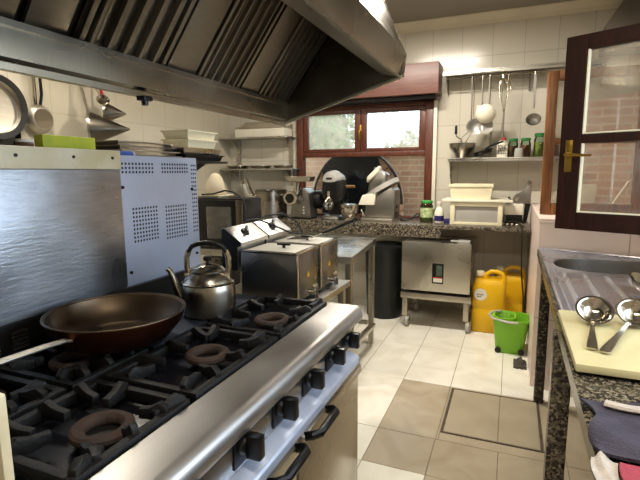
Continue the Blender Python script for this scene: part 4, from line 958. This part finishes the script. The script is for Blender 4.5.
part('pan_body', MB().lathe([(0, .001), (.075, .001), (.09, .03), (.094, .034), (.084, .034), (.07, .008), (0, .006)], (0, 0, 0), 32, M=Matrix.Translation((-.255, 4.585, SH + .030)) @ Matrix.Rotation(math.radians(-16), 4, 'Y')), BLACKM, sk)
part('pan_handle', MB().tube([(-.24, 4.50, SH + .07), (-.19, 4.50, SH + .105), (-.13, 4.50, SH + .125), (-.085, 4.50, SH + .14)], [.009, .011, .011, .008], 10), BLACKP, sk)
# white jug with red cap
wj = thing('white_canister', 'white plastic bottle with red cap and printed label on the spice shelf', 'bottle', (-.095, 4.60, SH))
part('bottle_body', MB().loft([rrect(-.095, 4.60, w, d, SH + z, .45) for w, d, z in ((.045, .035, .0005), (.048, .038, .01), (.048, .038, .125), (.035, .028, .145), (.018, .018, .152))]), WHITEP, wj)
part('cap', MB().lathe([(.018, .1525), (.019, .155), (.019, .178), (0, .18)], (-.085, 4.60, SH), 20), REDCAP, wj)
m = MB(); rd = random.Random(2)
for r in range(6):
    x = -.133
    while x < -.07:
        wd = rd.uniform(.008, .02); m.bx(x, min(x + wd, -.06), 4.5610, 4.5618, SH + .028 + r * .015, SH + .038 + r * .015); x += wd + .005
part('printed_label', m, LABELK, wj)
def spice(x, r, h, cont, lid, label, y=4.60):
    t = thing('spice_jar', label, 'jar', (x, y, SH), 0, 'spice jars on the wall shelf')
    part('jar_content', MB().lathe([(0, .004), (r - .005, .004), (r - .004, .01), (r - .004, h * .62), (0, h * .64)], (x, y, SH), 24), cont, t)
    part('jar_body', MB().lathe([(0, .0005), (r - .002, .0005), (r, .008), (r, h * .72), (r * .86, h * .82), (r * .84, h * .88)], (x, y, SH), 28), JARGLASS, t)
    part('lid', MB().lathe([(r * .9, h * .86), (r * .94, h * .88), (r * .94, h * .985), (r * .88, h), (0, h)], (x, y, SH), 28), lid, t)
    return t
spice(-.005, .042, .165, SPICE_D, GREENL, 'spice jar with dark green lid beside the white bottle')
spice(.098, .044, .167, SPICE_R, GREENL, 'red brown spice jar with dark green lid, second along the shelf')
spice(.215, .052, .205, PICKLE, GREENL, 'tall jar of green pickles with green lid beside the wooden sash')
spice(.322, .046, .16, SPICE_R, GREENL, 'red brown spice jar behind the wooden sash at the shelf end')
t = solo('spice_tin', MB().lathe([(0, .0005), (.036, .0005), (.038, .006), (.036, .07), (.03, .078), (0, .08)], (.045, 4.535, SH), 24), GREYP, 'low grey pot standing before the two spice jars', 'pot', (.045, 4.535, SH))

# ------------------------------------------------------------------ utensil rack
rk = thing('utensil_rack', 'long steel wall rack with hooks high above the spice shelf', 'rack', (.03, 4.62, 2.2))
part('shelf_plate', MB().bx(-.63, .68, 4.50, 4.748, 2.262, 2.274, .002).bx(-.63, .68, 4.50, 4.506, 2.235, 2.262, .001), STEEL_TOP, rk)
m = MB()
for x in (-.61, .10, .66): m.prism([(x, 4.51, 2.261), (x, 4.748, 2.261), (x, 4.748, 2.09), (x, 4.735, 2.09)], (.006, 0, 0))
each('bracket', m, DULL, rk)
part('hook_rail', MB().cyl((-.60, 4.53, 2.21), (.66, 4.53, 2.21), .005, n=10), POLISH, rk)
GR = 'utensils hanging from the rack'
def hook(x, y=4.53, z=2.21):
    return [(x, y + .012, z - .004), (x, y + .008, z + .008), (x, y, z + .0105), (x, y - .010, z + .006), (x, y - .012, z - .008)]
def utensil(kind, x, L, label, y=4.518):
    t = thing(kind, label, kind.split('_')[-1], (x, y, 2.21 - L), 0, GR)
    part('handle', MB().tube(hook(x) + [(x, y, 2.19), (x + .002, y, 2.0), (x + .003, y, 2.21 - L + .06)], .0055, 8, flat=1.3), DULL, t)
    return t
u = utensil('wire_skimmer', -.372, .44, 'wire mesh skimmer hanging leftmost on the rack')
part('mesh_disc', MB().lathe([(0, -.018), (.04, -.014), (.072, 0), (.076, .004), (.072, .004), (.04, -.010), (0, -.014)], (-.335, 4.515, 1.775), 32, Vector((.1, -1, .15)).normalized()), DULL, u)
part('second_rod', MB().tube([(-.352, 4.518, 2.22), (-.352, 4.518, 2.02), (-.352, 4.518, 1.84)], .0045, 8), POLISH, u)
u = utensil('slotted_skimmer', -.283, .40, 'grey slotted skimmer hanging second from left behind the white ladle')
part('bowl', MB().lathe([(0, -.018), (.035, -.014), (.064, 0), (.067, .004), (.062, .004), (.035, -.010), (0, -.014)], (-.245, 4.522, 1.775), 32, Vector((.2, -1, .25)).normalized()), GREYP, u)
u = utensil('white_ladle', -.222, .36, 'big white bowled ladle hanging in front of the skimmers', 4.49)
part('bowl', MB().lathe([(0, -.05), (.045, -.043), (.075, -.02), (.086, 0), (.086, .004), (.073, -.015), (.042, -.037), (0, -.044)], (-.245, 4.475, 1.88), 36, Vector((-.05, .95, .35)).normalized()), WHITEP, u)
u = thing('balloon_whisk', 'long wire whisk hanging right of the white ladle', 'whisk', (-.115, 4.51, 1.66), 0, GR)
part('handle', MB().tube([(-.095, 4.515, 1.90), (-.098, 4.515, 1.78), (-.10, 4.515, 1.67)], [.007, .010, .011], 10), DULL, u)
m = MB()
for q in range(5):
    a = PI * q / 5; c, s = math.cos(a), math.sin(a); m.tube([(-.095 - .018 * (z / .3) + k * c, 4.515 + k * s, 1.89 + z) for k, z in ((.005, 0), (.018, .08), (.034, .17), (.036, .23), (.022, .275), (0, .29), (-.022, .275), (-.036, .23), (-.034, .17), (-.018, .08), (-.005, 0))], .0022, 6)
m.tube([(-.118, 4.53, 2.222), (-.116, 4.519, 2.21), (-.114, 4.516, 2.18)], .003, 6)
part('wires', m, POLISH, u)
u = thing('steel_hook', 'curved steel hook hanging beside the whisk', 'hook', (-.06, 4.52, 2.05), 0, GR)
part('hook_wire', MB().tube(hook(-.07) + [(-.07, 4.518, 2.17), (-.055, 4.515, 2.12), (-.045, 4.515, 2.08), (-.06, 4.515, 2.05), (-.085, 4.515, 2.06)], .004, 8), POLISH, u)
u = utensil('steel_ladle', .142, .36, 'dark steel ladle hanging alone near the wooden sash')
part('bowl', MB().lathe([(0, -.04), (.035, -.034), (.055, -.012), (.062, 0), (.062, .004), (.052, -.008), (.032, -.028), (0, -.034)], (.146, 4.50, 1.815), 32, Vector((-.05, -.9, .55)).normalized()), DULL, u)
part('handle_grip', MB().bx(.132, .154, 4.512, 4.524, 2.02, 2.20, .004), GREYP, u)
tp = MB()  # mandolin / white board on the shelf behind the skimmers
solo('white_scraper_board', MB().bx(-.345, -.215, 4.705, 4.725, SH + .0005, 1.99, .008), WHITEP, 'tall white plastic board leaning on the wall behind the hanging ladles', 'board', (-.28, 4.71, SH))

# ------------------------------------------------------------------ left shelves
ls = thing('double_wall_shelf', 'two tier steel wall shelf left of the back window under the hood', 'shelf', (-2.6, 4.62, 1.4))
for z in (1.745, 1.402): part('shelf_plate', MB().bx(-3.08, -2.24 if z > 1.5 else -2.17, 4.50, 4.748, z, z + .018, .003), STEEL_TOP, ls)
m = MB()
for x in (-2.98, -2.30): m.bx(x, x + .03, 4.72, 4.748, 1.25, 1.90).prism([(x + .01, 4.74, 1.63), (x + .01, 4.74, 1.744), (x + .01, 4.55, 1.744)], (.008, 0, 0)).prism([(x + .01, 4.74, 1.29), (x + .01, 4.74, 1.401), (x + .01, 4.55, 1.401)], (.008, 0, 0))
each('bracket', m, STEEL, ls)
lm = thing('metal_case', 'long pale metal case on the upper left wall shelf', 'case', (-2.55, 4.62, 1.764))
part('case_body', MB().bx(-2.88, -2.27, 4.52, 4.72, 1.7635, 1.85, .006), WHITEP, lm)
part('raised_back', MB().prism([(-2.86, 4.60, 1.8605), (-2.30, 4.60, 1.8605), (-2.40, 4.60, 1.93), (-2.80, 4.60, 1.93)], (0, .10, 0), .006), ALU, lm)
for k, (x, r, lb) in enumerate(((-2.92, .14, 'flat steel dish at the left of the lower left shelf'), (-2.62, .13, 'flat steel dish in the middle of the lower left shelf'), (-2.34, .115, 'flat steel dish at the window end of the lower left shelf'))):
    solo('steel_dish', MB().lathe([(0, .001), (r * .7, .001), (r * .82, .008), (r, .030), (r, .034), (r * .80, .014), (r * .7, .006), (0, .006)], (x, 4.63 - .0, 1.4205), 40), POLISH, lb, 'dish', (x, 4.63, 1.4205), 'dishes on the lower left shelf')

# ------------------------------------------------------------------ pans hanging on the left wall
XW = XL
rl = thing('hanging_rail', 'steel rail on the left wall behind the hood holding pans', 'rail', (XL, 2.4, 2.1))
part('rail_bar', MB().cyl((XL + .06, 1.5, 2.10), (XL + .06, 3.2, 2.10), .008, n=12), STEEL, rl)
m = MB()
for y in (1.6, 2.5, 3.1): m.cyl((XL + .001, y, 2.10), (XL + .06, y, 2.10), .006, n=10)
each('standoff', m, STEEL, rl)
def disc_pan(name, y, z, r, label, mo, mi, dep=.05, x=XL + .03, hand=None, hm=None):
    t = thing(name, label, 'pan', (x, y, z - r))
    part('pan_outside', MB().lathe([(0, 0), (r * .72, 0), (r * .84, dep * .15), (r, dep), (r * .985, dep + .003)], (x, y, z), 44, Vector((1, 0, 0))), mo, t)
    part('pan_inside', MB().lathe([(0, .004), (r * .70, .004), (r * .81, dep * .18), (r * .985, dep + .003)], (x, y, z), 44, Vector((1, 0, 0))), mi, t)
    if hand: part('handle', MB().tube(hand, .011, 10, flat=1.3), hm or mo, t)
    return t
t = disc_pan('wok_pan', 2.0, 1.80, .20, 'large pan with bright worn inside hanging at the far left on the wall', BLACKM, ALU, .05, XL + .04, [(XL + .085, 2.0, 1.99), (XL + .08, 2.0, 2.06), (XL + .06, 2.0, 2.112)], BLACKM)
part('rim', MB().lathe([(.165, .045), (.20, .048), (.202, .054), (.165, .050)], (XL + .04, 2.0, 1.80), 44, Vector((1, 0, 0))), BLACKM, t)
t = disc_pan('black_pan', 2.05, 1.64, .13, 'small black pan partly hidden below the large bright pan', BLACKM, BLACKM, .03, XL + .004, [(XL + .03, 2.05, 1.77), (XL + .02, 2.05, 1.95), (XL + .05, 2.05, 2.112)])
t = thing('saucepan', 'small steel saucepan hanging by its handle beside the large pan', 'pan', (XL + .05, 2.30, 1.68), 0)
part('pan_body', MB().lathe([(0, .042), (.075, .042), (.083, .036), (.096, .006), (.10, 0), (.096, 0), (.075, .03), (0, .03)], (XL + .045, 2.315, 1.755), 40, Vector((1, 0, 0))), ALU, t)
part('bottom_ring', MB().lathe([(0, .0), (.066, 0), (.068, .004), (0, .004)], (XL + .0875, 2.315, 1.755), 36, Vector((1, 0, 0))), POLISH, t)
part('handle', MB().tube([(XL + .04, 2.30, 1.85), (XL + .05, 2.29, 1.90), (XL + .058, 2.285, 2.0), (XL + .062, 2.28, 2.112)], [.012, .013, .013, .010], 10), POLISH, t)
part('handle_strip', MB().tube([(XL + .06, 2.32, 1.85), (XL + .075, 2.325, 1.92), (XL + .078, 2.32, 2.09)], .010, 8), BLACKP, t)
def chinois(name, base, axis, r, L, label, hm, hand, mt=DULL):
    t = thing(name, label, 'strainer', (base[0], base[1], base[2] - r))
    ax = Vector(axis).normalized()
    part('cone', MB().lathe([(r, 0), (r * .98, L * .06), (.006, L), (0, L + .002)], base, 40, ax), mt, t)
    part('rim', MB().lathe([(r - .002, -.012), (r + .004, -.012), (r + .005, .004), (r - .002, .004), (r - .002, -.012)], base, 40, ax), STEEL, t)
    part('seam', MB().tube([Vector(base) + ax * (L * .04) + ax.orthogonal() * 0 + Vector((r, 0, 0)), Vector(base) + ax * L * .5 + Vector((r * .52, 0, 0)), Vector(base) + ax * (L - .004)], .003, 6), POLISH, t)
    part('handle', MB().tube(hand, .010, 10, flat=1.4), hm, t)
chinois('conical_strainer', (XL + .14, 2.66, 1.715), (.76, .65, 0), .12, .27, 'large steel conical strainer hanging on the left wall', STEEL, [(XL + .13, 2.65, 1.83), (XL + .10, 2.645, 1.96), (XL + .06, 2.645, 2.112)], STEEL_DK)
chinois('small_conical_strainer', (XL + .10, 2.845, 1.855), (.76, .65, -.05), .078, .15, 'small conical strainer with red handle hanging on the left wall', REDP, [(XL + .095, 2.84, 1.93), (XL + .08, 2.835, 2.02), (XL + .06, 2.835, 2.112)], STEEL_DK)
t = thing('hanging_ladle', 'small steel ladle hanging in front of the large conical strainer', 'ladle', (XL + .23, 2.70, 1.87))
part('bowl', MB().lathe([(0, -.03), (.03, -.024), (.046, 0), (.046, .003), (.028, -.018), (0, -.024)], (XL + .235, 2.70, 1.925), 28, Vector((.7, -.5, .5)).normalized()), POLISH, t)
part('handle', MB().tube([(XL + .22, 2.69, 1.955), (XL + .16, 2.69, 2.03), (XL + .06, 2.685, 2.112)], .005, 8), POLISH, t)

# ------------------------------------------------------------------ sink run on the right
sc_ = thing('sink_counter', 'dark granite counter carrying the steel sink along the right wall', 'counter', (.45, 1.6, 0))
m = MB(); zz = lambda P: [(x, y, .862) for x, y in P]
m.prism(zz([(.150, .2), (.798, .2), (.798, 1.66), (.158, 1.66)]), (0, 0, .038))
m.prism(zz([(.158, 1.66), (.188, 1.66), (.194, 2.94), (.166, 3.115)]), (0, 0, .038)); m.prism(zz([(.77, 1.66), (.798, 1.66), (.798, 2.88), (.77, 2.88)]), (0, 0, .038))
m.prism(zz([(.166, 3.115), (.194, 2.94), (.77, 2.88), (.798, 2.88), (.798, 2.915)]), (0, 0, .038)); part('slab', m, GRANITE_L, sc_)
part('leg', MB().bx(.185, .238, 2.90, 2.955, 0, .861, .003), GRANITE_D, sc_)
part('leg', MB().bx(.150, .208, 1.60, 1.655, 0, .861, .003), GRANITE, sc_)
part('back_support', MB().bx(.76, .795, .3, 2.85, 0, .861), GRANITE_D, sc_)
sk = thing('sink', 'stainless steel sink with ribbed drainboard set on the granite counter', 'sink', (.48, 2.35, .90))
SX0, SX1, SY0, SY1 = .178, .782, 1.63, 2.86
BX, BY, BA, BB = .478, 2.635, .255, .195     # basin centre and half sizes
def basin_ring(k, z, n=48): return [(BX + BA * k * math.copysign(abs(math.cos(a)) ** .62, math.cos(a)), BY + (BB - (1 - k) * .12) * math.copysign(abs(math.sin(a)) ** .75, math.sin(a)), z) for a in [2 * PI * (i + .5) / n for i in range(n)]]
m = MB(); out = []
for x, y, z in basin_ring(1, .906):
    dx, dy = x - BX, y - BY; s = min(((SX1 if dx > 0 else SX0) - BX) / dx if abs(dx) > 1e-6 else 9, ((3.11 if dy > 0 else 2.40) - BY) / dy if abs(dy) > 1e-6 else 9)
    out.append((BX + dx * s, min(BY + dy * s, 3.10 - .318 * (BX + dx * s - .172)), .905))
m.loft([out, basin_ring(1.07, .905), basin_ring(1.03, .908), basin_ring(1, .902)], cap=False)
mb_ = MB(); mb_.loft([basin_ring(.999, .9015), basin_ring(.985, .885), basin_ring(.96, .78), basin_ring(.90, .745), basin_ring(.4, .742)], cap=False); mb_.bm.faces.new([mb_.bm.verts.new(p) for p in basin_ring(.4, .742)])
part('basin', mb_, BASINST, sk, 'dark sink basin', smooth=50)
def drain(u, v):
    x = SX0 + (SX1 - SX0) * u; y = SY0 + (2.40 - SY0) * v
    q = (x - .25) / .085; e = min(1, max(0, (x - .215) / .02)) * min(1, max(0, (.75 - x) / .02)) * min(1, (y - SY0) / .08) * min(1, max(0, (2.40 - y) / .06))
    rib = math.exp(-((q - round(q)) * .085 / .007) ** 2) if -.2 < q < 6.2 else 0
    return (x, y, .9045 + e * (-.010 + .014 * rib))
m.grid(drain, 140, 24)
part('drainboard', m, SINKST, sk, smooth=50)
m = MB(); m.tube([(SX0 + .004, SY0, .908), (SX0 + .004, 2.4, .908), (SX0 + .002, 3.088, .908)], .008, 8, flat=.8); m.tube([(SX0 + .030, SY0 + .02, .907), (SX0 + .030, 2.4, .907), (SX0 + .030, 2.5, .907)], .005, 8)
m.tube([(SX0, 3.088, .908), (SX1, 2.896, .908)], .008, 8)
part('raised_edge', m, SINKST, sk)
part('drain', MB().lathe([(0, .7435), (.028, .7435), (.034, .746), (.036, .7435)], (BX, BY, 0), 28), POLISH, sk)
cb = solo('cutting_board', MB().bx(.160, .56, 1.185, 1.655, .909, .930, .006), BOARDP, 'cream plastic cutting board lying across the sink counter edge', 'cutting board', (.36, 1.4, .909))
def ladle(c, e, label, r=.047):
    t = thing('serving_ladle', label, 'ladle', (c[0], c[1], .931), 0, 'ladles on the cutting board')
    ax = Vector((.02, -.62, .78)).normalized(); cen = Vector((c[0], c[1], .931 + r * .62 + .010))
    part('bowl', MB().lathe([(0, -.032), (.016, -.031), (.032, -.022), (r - .004, -.004), (r + .003, 0), (r + .004, .002), (r - .002, .0015), (r - .008, -.003), (.030, -.018), (.015, -.027), (0, -.028)], cen, 44, ax), POLISH, t)
    e = Vector((e[0], e[1], .936)); u = (e - cen).normalized(); st = cen + (u - ax * u.dot(ax)).normalized() * r
    d = (e - st).normalized(); s = d.cross(Vector((0, 0, 1))).normalized(); n_ = s.cross(d); rings = []
    for k, w, th in ((-.02, .006, .003), (.1, .005, .003), (.5, .0075, .003), (.8, .0115, .0025), (.97, .0125, .002), (1, .008, .002)):
        p = st + (e - st) * k
        rings.append([p + s * w + n_ * th, p + s * w - n_ * th, p - s * w - n_ * th, p - s * w + n_ * th])
    part('handle', MB().loft(rings), POLISH, t)
    return t
ladle((.245, 1.535), (.207, 1.285), 'steel ladle nearer the counter edge on the cream cutting board')
ladle((.351, 1.548), (.231, 1.270), 'steel ladle farther right on the cream cutting board')
t = thing('steel_cup', 'small steel scoop lying on the drainboard near the basin', 'scoop', (.50, 2.16, .906))
part('scoop_bowl', MB().lathe([(.0, .0), (.04, 0), (.062, .03), (.066, .032), (.06, .034), (.038, .006), (0, .006)], (.505, 2.16, .910), 32, Vector((.35, -.25, .9)).normalized()), POLISH, t)
part('scoop_handle', MB().tube([(.55, 2.12, .935), (.60, 2.06, .935), (.66, 2.0, .922)], .007, 8), POLISH, t)
fc = thing('wall_tap', 'chrome wall tap on the tiled low wall above the sink', 'tap', (.64, 2.96, 1.0))
part('tap_body', MB().cyl((.655, 2.975, 1.06), (.655, 2.90, 1.06), .016, n=18, bev=.003).cyl((.655, 2.905, 1.03), (.655, 2.905, 1.10), .014, n=18, bev=.003), POLISH, fc)
part('tap_spout', MB().tube([(.655, 2.905, 1.032), (.655, 2.88, 1.005), (.655, 2.82, .995), (.655, 2.77, .985)], .010, 12), POLISH, fc)
part('tap_lever', MB().tube([(.655, 2.905, 1.10), (.635, 2.89, 1.118), (.59, 2.86, 1.122)], .006, 10), POLISH, fc)
# towels
def cloth(x0, x1, y0, y1, z, seed, amp=.010):
    rd = random.Random(seed); w = [(rd.uniform(4, 14), rd.uniform(4, 14), rd.uniform(0, 6), rd.uniform(.3, 1)) for _ in range(6)]
    def f(u, v):
        hgt = sum(a * math.sin(p * u + q * v + s) for p, q, s, a in w) / 3
        return (x0 + (x1 - x0) * u + .012 * math.sin(7 * v + seed), y0 + (y1 - y0) * v + .010 * math.sin(6 * u + seed), z + amp * (1.1 + hgt))
    return f
m = MB(); m.grid(cloth(.160, .46, .835, 1.04, .906, 3), 40, 40, .006)
tw = solo('purple_towel', m, TOWELP, 'crumpled purple blue kitchen towel on the granite counter', 'towel', (.3, .92, .901), smooth=80)
f0 = cloth(.160, .46, .835, 1.04, .906, 3)
m = MB(); m.tube([Vector(f0(.12 + .75 * k / 24, .93 - .06 * math.sin(k / 4))) + Vector((0, 0, .006)) for k in range(25)], .012, 8, flat=.5); part('white_hem', m, TOWELW, tw, 'folded pale hem of the towel')
m = MB(); m.tube([Vector(f0(.36 + .3 * k / 20, .62 - .32 * math.sin(PI * k / 20))) + Vector((0, 0, .002)) for k in range(21)], .003, 6, flat=.5); m.tube([Vector(f0(.42 + .25 * k / 20, .66 - .20 * math.sin(PI * k / 20))) + Vector((0, 0, .002)) for k in range(21)], .003, 6, flat=.5); part('stitched_motif', m, TOWELW, tw, 'pale stitched curves')
m = MB(); m.grid(cloth(.150, .188, .55, .828, .905, 5, .007), 24, 30, .005)
t2 = solo('striped_towel', m, TOWELW, 'white and red striped towel nearest the camera on the counter', 'towel', (.3, .67, .901), smooth=80)
m = MB(); m.grid(cloth(.190, .50, .55, .828, .905, 5, .007), 34, 30, .005); part('red_stripe', m, TOWELR, t2, 'dusty red half of the towel', smooth=80)

# ------------------------------------------------------------------ lamps
def lamp(x, y, label, power, L=1.2):
    t = thing('ceiling_lamp', label, 'lamp', (x, y, ZC), 0, 'ceiling lamps')
    part('lamp_housing', MB().bx(x - L / 2, x + L / 2, y - .06, y + .06, ZC - .05, ZC - .001, .006), WHITEP, t)
    d = bpy.data.lights.new('tube_light', 'AREA'); d.shape = 'RECTANGLE'; d.size = L; d.size_y = .06; d.energy = power; d.color = (1, .93, .81)
    o = bpy.data.objects.new('tube_light', d); COL.objects.link(o); o.location = (0, 0, -.085); o.parent = t
    part('tube', MB().cyl((x - L / 2 + .03, y, ZC - .066), (x + L / 2 - .03, y, ZC - .066), .014, n=14), LAMPM, t)
lamp(-.78, 3.35, 'ceiling tube lamp above the far end of the kitchen', 54, .7)
lamp(-2.15, 1.9, 'ceiling tube lamp above the left wall behind the hood', 26)
lamp(-.05, .3, 'added fill tube lamp above the camera end of the aisle', 34)  # unseen lamp, added to lift the light at the near end

# daylight through the openings
W = bpy.data.worlds.new('sky'); scene.world = W; W.use_nodes = True
nt = W.node_tree; bg = nt.nodes['Background']
bg.inputs[0].default_value = (.70, .84, 1.0, 1); bg.inputs[1].default_value = 5.0
for nm, loc, rot, sx, sy in (('window_portal_right', (XR + .19, (RY0 + RY1) / 2, (RZ0 + RZ1) / 2), (0, math.radians(90), 0), RZ1 - RZ0, RY1 - RY0),
                             ('window_portal_back', ((WX0 + WX1) / 2, YB + .19, (WZ0 + WZ1) / 2), (math.radians(-90), 0, 0), WX1 - WX0, WZ1 - WZ0)):
    d = bpy.data.lights.new(nm, 'AREA'); d.shape = 'RECTANGLE'; d.size = sx; d.size_y = sy; d.cycles.is_portal = True
    o = bpy.data.objects.new(nm, d); COL.objects.link(o); o.location = loc; o.rotation_euler = rot

# ------------------------------------------------------------------ camera
f, yaw, p, roll = 463., math.radians(22.4), math.radians(8.38), math.radians(-.38)
F = Vector((-math.sin(yaw) * math.cos(p), math.cos(yaw) * math.cos(p), -math.sin(p))); Rv = Vector((math.cos(yaw), math.sin(yaw), 0)); U = Rv.cross(F)
Rv, U = Rv * math.cos(roll) + U * math.sin(roll), U * math.cos(roll) - Rv * math.sin(roll)
cd = bpy.data.cameras.new('camera'); cd.sensor_fit = 'HORIZONTAL'; cd.sensor_width = 36; cd.lens = f / 640 * 36; cd.clip_start = .02
cam = bpy.data.objects.new('camera', cd); COL.objects.link(cam)
cam.matrix_world = Matrix(((Rv.x, U.x, -F.x, 0), (Rv.y, U.y, -F.y, 0), (Rv.z, U.z, -F.z, 1.38), (0, 0, 0, 1)))
scene.camera = cam
for o in COL.objects:
    if 'base' in o: del o['base']
vs = scene.view_settings; vs.view_transform = 'Standard'; vs.look = 'None'; vs.exposure = .35; vs.gamma = 1; vs.use_curve_mapping = False
